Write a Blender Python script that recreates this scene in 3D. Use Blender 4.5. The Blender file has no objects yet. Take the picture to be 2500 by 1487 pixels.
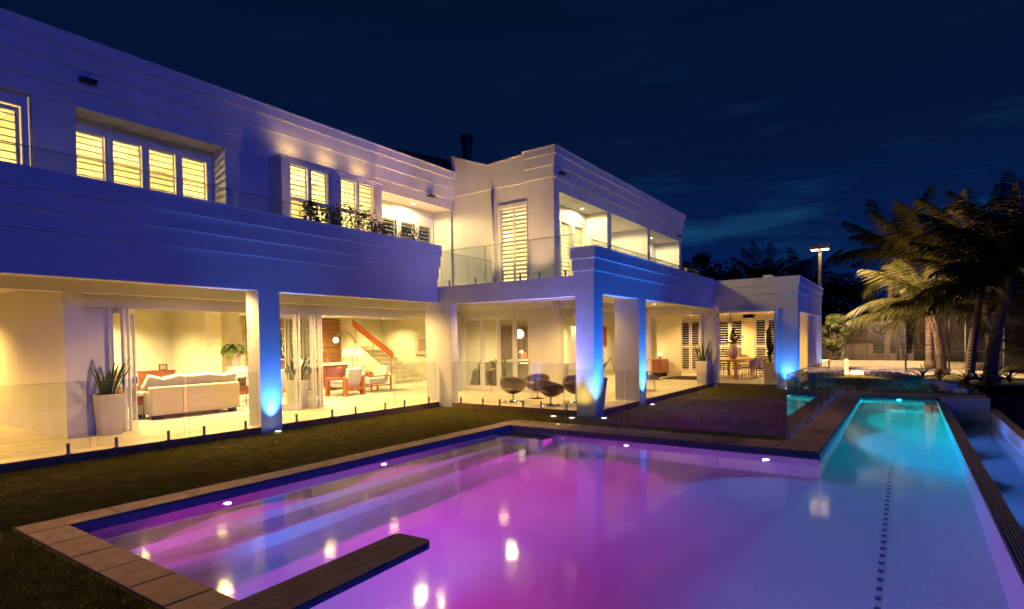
import bpy, bmesh, math, random
import numpy as np
from mathutils import Vector, Matrix, noise as mnoise
random.seed(7); np.random.seed(7)
R = math.radians
SC = bpy.context.scene
COL = SC.collection

# ------------------------------------------------------------------ camera
cam_d = bpy.data.cameras.new('camera'); cam = bpy.data.objects.new('camera', cam_d); COL.objects.link(cam)
YAW, PITCH, ROLL = 0.603046, -0.0271326, -0.0133905
fw = Vector((math.cos(YAW)*math.cos(PITCH), math.sin(YAW)*math.cos(PITCH), math.sin(PITCH)))
rt = Vector((math.sin(YAW), -math.cos(YAW), 0)); up = rt.cross(fw)
rt2 = rt*math.cos(ROLL)+up*math.sin(ROLL); up2 = -rt*math.sin(ROLL)+up*math.cos(ROLL)
mw = Matrix((rt2, up2, -fw)).transposed().to_4x4(); mw.translation = (0, 0, 1.75)
cam.matrix_world = mw
cam_d.sensor_width = 36; cam_d.sensor_fit = 'HORIZONTAL'; cam_d.lens = 1396.78*36/2500
cam_d.shift_y = (869.3-743.5)/2500; cam_d.clip_start = .05; cam_d.clip_end = 2000
SC.camera = cam

# ------------------------------------------------------------------ world: night sky
world = bpy.data.worlds.new('World'); SC.world = world; world.use_nodes = True
nt = world.node_tree; nt.nodes.clear()
def N(t, kind, **kw):
    n = t.nodes.new(kind)
    for k, v in kw.items(): setattr(n, k, v)
    return n
out = N(nt, 'ShaderNodeOutputWorld'); bg = N(nt, 'ShaderNodeBackground'); tc = N(nt, 'ShaderNodeTexCoord')
sep = N(nt, 'ShaderNodeSeparateXYZ'); nt.links.new(tc.outputs['Generated'], sep.inputs[0])
ramp = N(nt, 'ShaderNodeValToRGB'); nt.links.new(sep.outputs['Z'], ramp.inputs[0])
el = ramp.color_ramp.elements
el[0].position = 0.0; el[0].color = (.0016, .0125, .080, 1)
el[1].position = .62; el[1].color = (.0010, .0050, .022, 1)
e = el.new(.10); e.color = (.0014, .0130, .078, 1)
e = el.new(.30); e.color = (.0014, .0075, .036, 1)
mp = N(nt, 'ShaderNodeMapping'); mp.inputs['Location'].default_value = (40.7, 14.3, 23.1); mp.inputs['Scale'].default_value = (2.2, 2.2, 13); nt.links.new(tc.outputs['Generated'], mp.inputs[0])
cl = N(nt, 'ShaderNodeTexNoise'); cl.inputs['Scale'].default_value = 1.9; cl.inputs['Detail'].default_value = 7; cl.inputs['Roughness'].default_value = .55
nt.links.new(mp.outputs[0], cl.inputs['Vector'])
cr = N(nt, 'ShaderNodeValToRGB'); cr.color_ramp.elements[0].position = .53; cr.color_ramp.elements[1].position = .78
nt.links.new(cl.outputs['Fac'], cr.inputs[0])
# thin cloud belongs to a band above the horizon, all the way round
bandr = N(nt, 'ShaderNodeValToRGB'); be = bandr.color_ramp.elements
be[0].position = .10; be[0].color = (0, 0, 0, 1); be[1].position = .45; be[1].color = (.06, .06, .06, 1)
e = be.new(.17); e.color = (1, 1, 1, 1); e = be.new(.25); e.color = (.25, .25, .25, 1)
nt.links.new(sep.outputs['Z'], bandr.inputs[0])
mul = N(nt, 'ShaderNodeMath', operation='MULTIPLY'); nt.links.new(cr.outputs[0], mul.inputs[0]); nt.links.new(bandr.outputs[0], mul.inputs[1])
mix = N(nt, 'ShaderNodeMix', data_type='RGBA'); nt.links.new(mul.outputs[0], mix.inputs[0])
nt.links.new(ramp.outputs[0], mix.inputs[6]); mix.inputs[7].default_value = (.008, .060, .16, 1)
nt.links.new(mix.outputs[2], bg.inputs[0]); nt.links.new(bg.outputs[0], out.inputs[0]); bg.inputs[1].default_value = 1.0

# ------------------------------------------------------------------ one weak blue sun lamp, added to wash the pool-facing walls
sd = bpy.data.lights.new('blue_wash', 'SUN'); sd.energy = .62; sd.angle = R(12); sd.color = (.025, .075, 1.0)
blue_wash = bpy.data.objects.new('blue_wash', sd); COL.objects.link(blue_wash)
blue_wash.rotation_euler = Vector((.27, .95, -.16)).to_track_quat('-Z', 'Y').to_euler()

# ------------------------------------------------------------------ render settings
SC.view_settings.view_transform = 'Standard'; SC.view_settings.look = 'None'
SC.view_settings.exposure = 0; SC.view_settings.gamma = 1; SC.view_settings.use_curve_mapping = False
SC.render.engine = 'CYCLES'; cy = SC.cycles
cy.use_denoising = True
try: cy.denoiser = 'OPENIMAGEDENOISE'
except Exception: pass
cy.max_bounces = 6; cy.diffuse_bounces = 3; cy.glossy_bounces = 3; cy.transmission_bounces = 4; cy.transparent_max_bounces = 18
cy.sample_clamp_indirect = 4; cy.sample_clamp_direct = 0; cy.blur_glossy = .5
cy.caustics_reflective = False; cy.caustics_refractive = False
cy.use_light_tree = True

# ------------------------------------------------------------------ helpers
def link(o, parent=None):
    COL.objects.link(o)
    if parent is not None: o.parent = parent
    return o
class MB:
    def __init__(s): s.v = []; s.f = []
    def add(s, vs, fs):
        b = len(s.v); s.v += [tuple(p) for p in vs]; s.f += [tuple(i+b for i in f) for f in fs]; return s
    def box(s, x0, x1, y0, y1, z0, z1):
        return s.add([(x0,y0,z0),(x1,y0,z0),(x1,y1,z0),(x0,y1,z0),(x0,y0,z1),(x1,y0,z1),(x1,y1,z1),(x0,y1,z1)],
                     [(0,3,2,1),(4,5,6,7),(0,1,5,4),(1,2,6,5),(2,3,7,6),(3,0,4,7)])
    def frust(s, cx, cy, z0, z1, a0, b0, a1, b1):
        return s.add([(cx-a0,cy-b0,z0),(cx+a0,cy-b0,z0),(cx+a0,cy+b0,z0),(cx-a0,cy+b0,z0),(cx-a1,cy-b1,z1),(cx+a1,cy-b1,z1),(cx+a1,cy+b1,z1),(cx-a1,cy+b1,z1)],
                     [(0,3,2,1),(4,5,6,7),(0,1,5,4),(1,2,6,5),(2,3,7,6),(3,0,4,7)])
    def tube(s, pts, r, n=8, cap=True):
        pts = [Vector(p) for p in pts]; rs = r if isinstance(r, (list, tuple)) else [r]*len(pts); b = len(s.v)
        for i, p in enumerate(pts):
            d = (pts[min(i+1, len(pts)-1)]-pts[max(i-1, 0)]).normalized()
            a = d.cross(Vector((0, 0, 1)));
            if a.length < 1e-3: a = Vector((1, 0, 0))
            a.normalize(); c = d.cross(a)
            for k in range(n):
                t = 2*math.pi*k/n; s.v.append(tuple(p+(a*math.cos(t)+c*math.sin(t))*rs[i]))
        for i in range(len(pts)-1):
            for k in range(n):
                k2 = (k+1) % n; s.f.append((b+i*n+k, b+i*n+k2, b+(i+1)*n+k2, b+(i+1)*n+k))
        if cap:
            s.f.append(tuple(b+k for k in range(n))[::-1]); s.f.append(tuple(b+(len(pts)-1)*n+k for k in range(n)))
        return s
    def lathe(s, prof, n=20, c=(0, 0, 0), cap=True):
        b = len(s.v)
        for r, z in prof:
            for k in range(n):
                t = 2*math.pi*k/n; s.v.append((c[0]+r*math.cos(t), c[1]+r*math.sin(t), c[2]+z))
        for i in range(len(prof)-1):
            for k in range(n):
                k2 = (k+1) % n; s.f.append((b+i*n+k, b+i*n+k2, b+(i+1)*n+k2, b+(i+1)*n+k))
        if cap:
            s.f.append(tuple(b+k for k in range(n))[::-1]); s.f.append(tuple(b+(len(prof)-1)*n+k for k in range(n)))
        return s
    def prism(s, poly, axis, a0, a1):
        # poly in the two remaining axes, extruded along axis
        n = len(poly); vs = []
        for a in (a0, a1):
            for p in poly:
                if axis == 0: vs.append((a, p[0], p[1]))
                elif axis == 1: vs.append((p[0], a, p[1]))
                else: vs.append((p[0], p[1], a))
        fs = [tuple(range(n)), tuple(range(2*n-1, n-1, -1))]+[(i, n+i, n+(i+1) % n, (i+1) % n) for i in range(n)]
        return s.add(vs, fs)
    def mesh(s, name, mat, smooth=False):
        me = bpy.data.meshes.new(name); me.from_pydata(s.v, [], s.f)
        bm = bmesh.new(); bm.from_mesh(me); len(s.f) > 1 and bmesh.ops.recalc_face_normals(bm, faces=bm.faces); bm.to_mesh(me); bm.free()
        if mat: me.materials.append(mat)
        if smooth: me.polygons.foreach_set('use_smooth', [True]*len(me.polygons))
        return me
    def build(s, name, mat, parent=None, loc=None, smooth=False, rot=None, bevel=0):
        me = s.mesh(name, mat, smooth)
        if bevel:
            bm = bmesh.new(); bm.from_mesh(me)
            bmesh.ops.bevel(bm, geom=list(bm.edges), offset=bevel, segments=2, profile=.6, affect='EDGES', clamp_overlap=True)
            bm.to_mesh(me); bm.free(); me.polygons.foreach_set('use_smooth', [True]*len(me.polygons))
            me.set_sharp_from_angle(angle=R(40)) if hasattr(me, 'set_sharp_from_angle') else None
        o = link(bpy.data.objects.new(name, me), parent)
        if loc is not None: o.location = loc
        elif parent is not None and parent.get('wc'): o.location = -parent.location
        elif parent is not None and parent.parent is not None and parent.parent.get('wc') and parent.type == 'MESH': o.location = (0, 0, 0)
        if rot is not None: o.rotation_euler = rot
        return o
def inst(me, name, parent, loc, rot=(0, 0, 0), scale=None):
    o = link(bpy.data.objects.new(name, me), parent); o.location = loc; o.rotation_euler = rot
    if scale: o.scale = scale
    return o
def tag(o, label, cat=None, group=None, kind=None):
    o['label'] = label
    if cat: o['category'] = cat
    if group: o['group'] = group
    if kind: o['kind'] = kind
    return o
def thing(name, label, cat, loc=(0, 0, 0), rz=0, group=None, wc=False):
    o = link(bpy.data.objects.new(name, None)); o.empty_display_size = .2; o.location = loc; o.rotation_euler = (0, 0, rz)
    tag(o, label, cat, group)
    if wc: o['wc'] = True
    return o
def struct(o): o['kind'] = 'structure'; return o
def copy_tree(o, parent=None):
    c = o.copy(); COL.objects.link(c); c.parent = parent
    for ch in list(o.children): copy_tree(ch, c)
    return c
# ---- lights
KMUL = {'downlight_lamp': 8.8, 'uplight_lamp': 9.0, 'pool_lamp': 4.3, 'ground_fill_lamp': 1.9}
def lamp(kind, name, loc, energy, color, parent=None, aim=None, angle=90, blend=.5, radius=.05):
    energy *= KMUL.get(name, 1); d = bpy.data.lights.new(name, kind); d.energy = energy; d.color = color; d.shadow_soft_size = radius
    if kind == 'SPOT': d.spot_size = R(angle); d.spot_blend = blend
    o = link(bpy.data.objects.new(name, d)); o.location = loc
    if aim is not None: o.rotation_euler = (Vector(aim)-Vector(loc)).to_track_quat('-Z', 'Y').to_euler()
    if parent is not None:
        o.parent = parent; o.matrix_parent_inverse = Matrix.Translation(parent.location if parent.parent is None else Vector(parent.location)+Vector(parent.parent.location)).inverted()
    return o
WARM = (1.0, .60, .18); WARM2 = (1.0, .78, .31); AMBER = (1.0, .57, .11)

# ------------------------------------------------------------------ materials
MATS = {}
def mat(name, col, rough=.6, var=.08, scale=6, bump=0., bscale=60, metal=0., spec=.4, stretch=None, col2=None, emit=None, estr=0., coat=0., sub=0.):
    m = bpy.data.materials.new(name); m.use_nodes = True; t = m.node_tree; b = t.nodes['Principled BSDF']
    b.inputs['Roughness'].default_value = rough; b.inputs['Metallic'].default_value = metal; b.inputs['Specular IOR Level'].default_value = spec
    b.inputs['Coat Weight'].default_value = coat
    c2 = col2 or tuple(max(0, c*(1-var*2.2)) for c in col); c1 = tuple(min(1, c*(1+var)) for c in col)
    tcn = N(t, 'ShaderNodeTexCoord'); src = tcn.outputs['Object']
    if stretch:
        mpn = N(t, 'ShaderNodeMapping'); mpn.inputs['Scale'].default_value = stretch; t.links.new(src, mpn.inputs[0]); src = mpn.outputs[0]
    nz = N(t, 'ShaderNodeTexNoise'); nz.inputs['Scale'].default_value = scale; nz.inputs['Detail'].default_value = 6; nz.inputs['Roughness'].default_value = .6
    t.links.new(src, nz.inputs['Vector'])
    rp = N(t, 'ShaderNodeValToRGB'); rp.color_ramp.elements[0].position = .3; rp.color_ramp.elements[1].position = .7
    rp.color_ramp.elements[0].color = (*c2, 1); rp.color_ramp.elements[1].color = (*c1, 1)
    t.links.new(nz.outputs['Fac'], rp.inputs[0]); t.links.new(rp.outputs[0], b.inputs['Base Color'])
    if bump:
        nb = N(t, 'ShaderNodeTexNoise'); nb.inputs['Scale'].default_value = bscale; nb.inputs['Detail'].default_value = 4; t.links.new(src, nb.inputs['Vector'])
        bp = N(t, 'ShaderNodeBump'); bp.inputs['Strength'].default_value = bump; bp.inputs['Distance'].default_value = .01
        t.links.new(nb.outputs['Fac'], bp.inputs['Height']); t.links.new(bp.outputs[0], b.inputs['Normal'])
    if emit: b.inputs['Emission Color'].default_value = (*emit, 1); b.inputs['Emission Strength'].default_value = estr
    MATS[name] = m; return m
def leafmat(name, c1, c2, trans=.35, rough=.45):
    m = bpy.data.materials.new(name); m.use_nodes = True; t = m.node_tree; b = t.nodes['Principled BSDF']
    oi = N(t, 'ShaderNodeTexCoord'); nz = N(t, 'ShaderNodeTexNoise'); nz.inputs['Scale'].default_value = 4; nz.inputs['Detail'].default_value = 4
    t.links.new(oi.outputs['Object'], nz.inputs['Vector'])
    rp = N(t, 'ShaderNodeValToRGB'); rp.color_ramp.elements[0].position = .3; rp.color_ramp.elements[1].position = .7
    rp.color_ramp.elements[0].color = (*c1, 1); rp.color_ramp.elements[1].color = (*c2, 1)
    t.links.new(nz.outputs['Fac'], rp.inputs[0]); t.links.new(rp.outputs[0], b.inputs['Base Color']); b.inputs['Roughness'].default_value = rough; b.inputs['Specular IOR Level'].default_value = .15
    tr = N(t, 'ShaderNodeBsdfTranslucent'); t.links.new(rp.outputs[0], tr.inputs['Color'])
    mx = N(t, 'ShaderNodeMixShader'); mx.inputs[0].default_value = trans
    t.links.new(b.outputs[0], mx.inputs[1]); t.links.new(tr.outputs[0], mx.inputs[2]); t.links.new(mx.outputs[0], t.nodes['Material Output'].inputs[0])
    MATS[name] = m; return m
def emat(name, col, strength):
    m = bpy.data.materials.new(name); m.use_nodes = True; t = m.node_tree; t.nodes.clear()
    e = N(t, 'ShaderNodeEmission'); e.inputs[0].default_value = (*col, 1); e.inputs[1].default_value = strength
    o = N(t, 'ShaderNodeOutputMaterial'); t.links.new(e.outputs[0], o.inputs[0]); MATS[name] = m; return m
def glassmat(name, tint=(.97, .985, .98), rough=0., ior=1.45, gain=1.0, bump=0., bs=1.5, bstretch=(1, 1, 1)):
    # clear pane or calm water: Fresnel share mirrors, the rest passes
    m = bpy.data.materials.new(name); m.use_nodes = True; t = m.node_tree; t.nodes.clear()
    o = N(t, 'ShaderNodeOutputMaterial'); mx = N(t, 'ShaderNodeMixShader'); tr = N(t, 'ShaderNodeBsdfTransparent'); gl = N(t, 'ShaderNodeBsdfGlossy')
    tr.inputs[0].default_value = (*tint, 1); gl.inputs['Roughness'].default_value = rough; gl.inputs['Color'].default_value = (1, 1, 1, 1)
    fr = N(t, 'ShaderNodeFresnel'); fr.inputs[0].default_value = ior
    # the back side of a pane mirrors like the front
    geo = N(t, 'ShaderNodeNewGeometry'); lw = N(t, 'ShaderNodeMix', data_type='FLOAT'); t.links.new(geo.outputs['Backfacing'], lw.inputs[0])
    lw.inputs[2].default_value = ior; lw.inputs[3].default_value = 1/ior; t.links.new(lw.outputs[0], fr.inputs[0])
    g = N(t, 'ShaderNodeMath', operation='MULTIPLY'); g.inputs[1].default_value = gain; g.use_clamp = True; t.links.new(fr.outputs[0], g.inputs[0])
    t.links.new(g.outputs[0], mx.inputs[0]); t.links.new(tr.outputs[0], mx.inputs[1]); t.links.new(gl.outputs[0], mx.inputs[2]); t.links.new(mx.outputs[0], o.inputs[0])
    if bump:
        tcn = N(t, 'ShaderNodeTexCoord'); mpn = N(t, 'ShaderNodeMapping'); mpn.inputs['Scale'].default_value = bstretch; t.links.new(tcn.outputs['Object'], mpn.inputs[0])
        nz = N(t, 'ShaderNodeTexNoise'); nz.inputs['Scale'].default_value = bs; nz.inputs['Detail'].default_value = 3; t.links.new(mpn.outputs[0], nz.inputs['Vector'])
        bp = N(t, 'ShaderNodeBump'); bp.inputs['Strength'].default_value = bump; bp.inputs['Distance'].default_value = .02
        t.links.new(nz.outputs['Fac'], bp.inputs['Height']); t.links.new(bp.outputs[0], gl.inputs['Normal']); t.links.new(bp.outputs[0], fr.inputs['Normal'])
    MATS[name] = m; return m

mat('render_wall', (.73, .72, .71), .75, .05, 1.3, .18, 70, stretch=(1, 1, .45))
mat('cream_wall', (.80, .74, .54), .7, .03, 2.0, .05, 90)
mat('white_ceiling', (.80, .78, .74), .8, .02, 3)
mat('white_paint', (.78, .76, .72), .4, .03, 8)
mat('slat_paint', (.74, .71, .64), .45, .03, 8)
mat('travertine', (.68, .58, .45), .38, .16, 3.0, .05, 30, stretch=(1, 2.6, 1), spec=.5)
mat('kerb_stone', (.22, .13, .07), .7, .16, 9, .2, 60)
mat('paver', (.46, .30, .20), .7, .12, 5, .18, 70)
mat('grout', (.16, .13, .11), .9, .1, 20)
mat('metal', (.42, .38, .34), .32, .06, 12, metal=1)
mat('dark_metal', (.05, .05, .055), .4, .1, 12, metal=.6)
mat('chrome', (.75, .75, .76), .12, .02, 12, metal=1)
mat('dark_roof', (.035, .03, .032), .7, .2, 12, .3, 30)
mat('planter_white', (.66, .60, .54), .5, .03, 6)
mat('soil', (.05, .035, .025), .9, .3, 40, .5, 60)
mat('sofa_fabric', (.62, .50, .40), .85, .05, 30, .15, 220)
mat('cushion', (.66, .58, .50), .85, .06, 20, .15, 200)
mat('white_leather', (.78, .74, .66), .5, .03, 20)
mat('red_wood', (.30, .085, .03), .35, .25, 5, .05, 40, stretch=(1, 1, 9), coat=.3)
mat('orange_wood', (.48, .13, .035), .4, .2, 5, .05, 40, stretch=(9, 1, 1))
mat('panel_wood', (.27, .12, .045), .45, .22, 4, .04, 40, stretch=(1, 1, 8))
mat('dark_leather', (.10, .042, .035), .32, .1, 30, .1, 120, spec=.55)
mat('fabric_light', (.50, .44, .38), .85, .06, 30)
mat('wicker', (.33, .26, .21), .75, .18, 60, .4, 140)
mat('oak', (.40, .19, .075), .45, .16, 6, .05, 40, stretch=(7, 1, 1))
mat('rug_dark', (.05, .025, .02), .95, .2, 40)
mat('rug_light', (.66, .60, .50), .95, .05, 40)
mat('red_art', (.23, .045, .03), .6, .3, 4)
mat('art_print', (.48, .33, .22), .7, .5, 34, col2=(.18, .12, .10))
mat('ceramic', (.47, .34, .28), .3, .06, 6)
mat('black', (.012, .012, .014), .45, .1, 10)
mat('brown_cabinet', (.13, .085, .07), .5, .12, 5)
mat('stone_top', (.72, .68, .60), .3, .06, 8)
mat('board_deck', (.22, .16, .14), .85, .2, 5, .4, 160, stretch=(1, 6, 1))
mat('board_edge', (.16, .18, .30), .5, .1, 5)
mat('pool_plaster', (.66, .68, .70), .6, .03, 3)
mat('pool_wall', (.60, .62, .66), .35, .03, 3)
mat('waterline_glow', (.34, .24, .36), .3, .12, 14); mat('mosaic_dark', (.13, .14, .20), .3, .1, 10)
mat('grate', (.30, .27, .34), .6, .1, 10)
mat('court', (.74, .61, .57), .8, .06, 3)
mat('court_wall', (.50, .43, .31), .8, .06, 3, .1, 60)
mat('dark_ground', (.020, .018, .013), .95, .4, 3, .6, 20)
mat('terrain', (.016, .016, .013), .95, .4, .2)
mat('trunk', (.17, .12, .085), .85, .3, 7, .5, 18, stretch=(1, 1, 4))
mat('bark', (.09, .06, .04), .9, .3, 8, .5, 20)
mat('thatch', (.14, .085, .05), .95, .35, 16, .8, 40)
mat('hut_wall', (.22, .16, .11), .85, .1, 4)
mat('hedge_wall', (.026, .02, .017), .95, .45, 3, .7, 12)
mat('lavender', (.06, .05, .10), .9, .3, 10)
mat('post', (.46, .42, .38), .45, .06, 6, metal=.3)
leafmat('palm_leaf', (.014, .017, .005), (.040, .037, .010), .2)
leafmat('palm_dry', (.06, .038, .012), (.10, .064, .02), .3)
leafmat('tree_leaf', (.022, .034, .008), (.075, .085, .022), .3)
leafmat('dark_leaf', (.012, .018, .008), (.026, .034, .014), .2)
leafmat('snake_leaf', (.045, .065, .03), (.13, .15, .06), .1, .4)
leafmat('monstera_leaf', (.07, .11, .025), (.16, .20, .06), .3, .3)
leafmat('bloom', (.28, .06, .04), (.40, .14, .10), .2)
leafmat('purple_leaf', (.05, .05, .085), (.12, .10, .17), .2)
leafmat('grass_blade', (.14, .125, .014), (.25, .21, .03), .25, .7)
mat('lawn_soil', (.14, .115, .024), .95, .3, 9, .5, 120, col2=(.07, .058, .012))
emat('lamp_warm', (1, .74, .40), 9); emat('lamp_soft', (1, .78, .42), 3.2); emat('shade_glow', (1, .80, .46), 1.5)
emat('lamp_flood', (1, .66, .30), 8); emat('led_white', (.75, .88, 1), 12); emat('led_warm', (1, .86, .6), 10)
emat('led_magenta', (.95, .40, 1), 1.2); emat('led_blue', (.45, .75, 1), 9); emat('led_cyan', (.4, .95, 1), 5)
emat('candle', (1, .25, .06), 1.4)
glassmat('pane', (.955, .965, .955), ior=1.5)
glassmat('fence_glass', (.93, .955, .945), ior=1.52, gain=1.4)
m = glassmat('water', (.93, .96, .985), rough=.085, ior=1.33, bump=.12, bs=2.2)
t_ = m.node_tree; tr_ = [n for n in t_.nodes if n.type == 'BSDF_TRANSPARENT'][0]; rf = N(t_, 'ShaderNodeBsdfRefraction'); rf.inputs['IOR'].default_value = 1.33; rf.inputs['Roughness'].default_value = 0; rf.inputs['Color'].default_value = (.95, .97, .99, 1)
mx_ = [n for n in t_.nodes if n.type == 'MIX_SHADER'][0]; t_.links.new(rf.outputs[0], mx_.inputs[1]); t_.nodes.remove(tr_)
mat('glass_edge', (.55, .50, .36), .2, .02, 5)
# fine mosaic joints on the pool shell
def mosaic(m, size, axes):
    t = m.node_tree; b = t.nodes['Principled BSDF']; tcn = N(t, 'ShaderNodeTexCoord'); sp = N(t, 'ShaderNodeSeparateXYZ'); t.links.new(tcn.outputs['Object'], sp.inputs[0])
    last = None
    for a in axes:
        k = N(t, 'ShaderNodeMath', operation='PINGPONG'); k.inputs[1].default_value = size/2; t.links.new(sp.outputs[a], k.inputs[0])
        l = N(t, 'ShaderNodeMath', operation='LESS_THAN'); l.inputs[1].default_value = size*.07; t.links.new(k.outputs[0], l.inputs[0])
        if last is None: last = l
        else:
            mxn = N(t, 'ShaderNodeMath', operation='MAXIMUM'); t.links.new(last.outputs[0], mxn.inputs[0]); t.links.new(l.outputs[0], mxn.inputs[1]); last = mxn
    old = b.inputs['Base Color'].links[0].from_socket
    mxc = N(t, 'ShaderNodeMix', data_type='RGBA'); t.links.new(last.outputs[0], mxc.inputs[0]); t.links.new(old, mxc.inputs[6]); mxc.inputs[7].default_value = (.605, .625, .655, 1)
    t.links.new(mxc.outputs[2], b.inputs['Base Color'])
mosaic(MATS['pool_plaster'], .06, ('X', 'Y')); mosaic(MATS['pool_wall'], .05, ('X', 'Y'))
MT = MATS

# ================================================================== SETTING: ground, lawn, pool
def sheet(name, rects, m, thick=0):
    b = MB()
    for (x0, x1, y0, y1, z) in rects: b.add([(x0,y0,z),(x1,y0,z),(x1,y1,z),(x0,y1,z)], [(0,1,2,3)])
    return struct(b.build(name, m))
sheet('terrain', [(-400, 600, -500, 500, -1.6)], MT['terrain'])
LAWN = [(-9, 1.76, -12, 10.3, 0), (1.76, 9.98, 7.06, 10.3, 0), (9.98, 11.5, 5.62, 10.3, 0), (10.34, 20.9, 1.68, 5.62, 0), (20.9, 30.2, -1.9, 2.94, 0), (11.5, 21, 5.62, 5.7, 0), (20.9, 21, 2.94, 5.62, 0)]
lawn = sheet('lawn', LAWN, MT['lawn_soil'])
sheet('garden_bed', [(2, 30.2, -14, -1.92, -.45), (20.9, 30.2, -1.92, -1.9, -.02), (26, 30.2, -14, -1.92, -.10), (38.6, 300, -200, 200, -.04), (30.2, 38.6, 2.95, 60, -.02), (27.3, 30.2, 2.95, 60, -.02), (30.2, 38.6, -60, -3.4, -.06)], MT['dark_ground'])
sheet('court', [(30.2, 38.6, -3.4, 2.95, .012)], MT['court'])
# grass blades
def grass(name, rects, dens, hmin, hmax):
    V = []; F = []; nb = 0
    for (x0, x1, y0, y1, d) in rects:
        n = int((x1-x0)*(y1-y0)*d); p = np.random.rand(n, 2)*[x1-x0, y1-y0]+[x0, y0]
        h = hmin+(hmax-hmin)*np.random.rand(n)**1.5; a = np.random.rand(n)*6.283; w = .0045+.004*np.random.rand(n); ln = (np.random.rand(n, 2)-.5)*.03
        base = np.zeros((n, 3, 3)); c, s = np.cos(a)*w, np.sin(a)*w
        base[:, 0, :2] = p-np.stack([c, s], 1); base[:, 1, :2] = p+np.stack([c, s], 1); base[:, 2, :2] = p+ln; base[:, 2, 2] = h; base[:, :2, 2] = -.002
        V.append(base.reshape(-1, 3)); F.append(np.arange(n*3).reshape(-1, 3)+nb); nb += n*3
    V = np.concatenate(V); F = np.concatenate(F)
    me = bpy.data.meshes.new(name); me.vertices.add(len(V)); me.vertices.foreach_set('co', V.ravel())
    me.loops.add(len(F)*3); me.loops.foreach_set('vertex_index', F.ravel().astype(np.int32)); me.polygons.add(len(F))
    me.polygons.foreach_set('loop_start', np.arange(len(F), dtype=np.int32)*3); me.update(); me.validate(); me.materials.append(MT['grass_blade'])
    o = link(bpy.data.objects.new(name, me)); tag(o, 'short clipped turf covering the lawn around the pool', 'grass', kind='stuff'); return o
grass('grass', [(.9, 1.74, 3.0, 7.1, 5200), (.3, 1.74, 7.1, 10.28, 4600), (1.74, 4.5, 7.07, 10.28, 4200), (4.5, 9.97, 7.07, 10.28, 3000), (9.97, 11.48, 5.63, 10.28, 2600), (10.36, 14, 1.7, 5.62, 2200), (14, 20.88, 1.7, 5.62, 1300), (20.9, 30, -1.8, 2.9, 500)], 1, .018, .04)

# ---- pool shell (one structure with its pavers, markers and grating bars as children)
WZ = -.10; PF = -1.30
px0, px1, pxs = 2.10, 19.90, 9.62; py0, py1, pys = -.72, 6.70, 1.06
pool = struct(link(bpy.data.objects.new('swimming_pool', None))); pool.location = (8, 2, 0); pool['wc'] = True
b = MB()
b.add([(px0,py0,PF),(px1,py0,PF),(px1,pys,PF),(pxs,pys,PF),(px0,pys,PF)], [(0,1,2,3,4)]); b.add([(px0,pys,PF),(pxs,pys,PF),(pxs,py1,PF),(px0,py1,PF)], [(0,1,2,3)])
b.build('pool_floor', MT['pool_plaster'], pool)
b = MB()
for (xa, ya, xb, yb, zt) in ((px0,py0,px0,py1,-.01), (px0,py1,pxs,py1,-.01), (pxs,py1,pxs,pys,-.01), (pxs,pys,px1,pys,-.01), (px1,pys,px1,py0,-.01), (px1,py0,px0,py0,WZ+.006)):
    b.add([(xa,ya,PF-.02),(xb,yb,PF-.02),(xb,yb,zt),(xa,ya,zt)], [(0,1,2,3)])
b.build('pool_wall', MT['pool_wall'], pool)
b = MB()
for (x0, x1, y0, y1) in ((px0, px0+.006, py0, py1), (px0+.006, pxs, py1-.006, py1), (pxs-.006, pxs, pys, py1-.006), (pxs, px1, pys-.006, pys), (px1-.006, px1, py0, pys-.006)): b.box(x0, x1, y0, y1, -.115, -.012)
b.build('pool_glow_band', MT['waterline_glow'], pool)  # purple pool glow put into the dark colour of the band above the water
for (x0, x1, y0, y1, z) in ((px0+.002, 9.10, 6.25, py1-.002, -.58), (px0+.002, 8.85, 5.80, 6.248, -.90), (8.0, pxs-.002, 6.22, py1-.002, -.22)):
    bb = MB().box(x0, x1, y0, y1, PF-.03, z) if z != -.22 else MB().box(9.104, x1, 5.6, y1, PF-.03, z)
    bb.build('pool_step', MT['pool_plaster'], pool)
for (x0, x1, z) in ((18.9, px1-.002, -.40), (17.9, 18.898, -.80)): MB().box(x0, x1, py0+.3, pys-.002, PF-.03, z).build('pool_step', MT['pool_plaster'], pool)
mk = MB().box(-.035, .035, -.024, .024, 0, .006).mesh('lane_marker', MT['mosaic_dark'])
for i in range(36): inst(mk, 'lane_marker', pool, Vector((3.9+i*.2, .19, PF+.001))-pool.location)
# overflow channel with grating
MB().box(px0, px1, -.74, py0-.001, -1.5, WZ+.004).box(px0, px1, -.93, -.741, -1.5, WZ-.07).build('overflow_channel', MT['pool_wall'], pool)
gb = MB().box(0, px1-px0, 0, .016, 0, .03).mesh('grating_bar', MT['grate'])
for i in range(7): inst(gb, 'grating_bar', pool, Vector((px0, -.915+i*.0265, WZ-.035))-pool.location)
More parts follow.
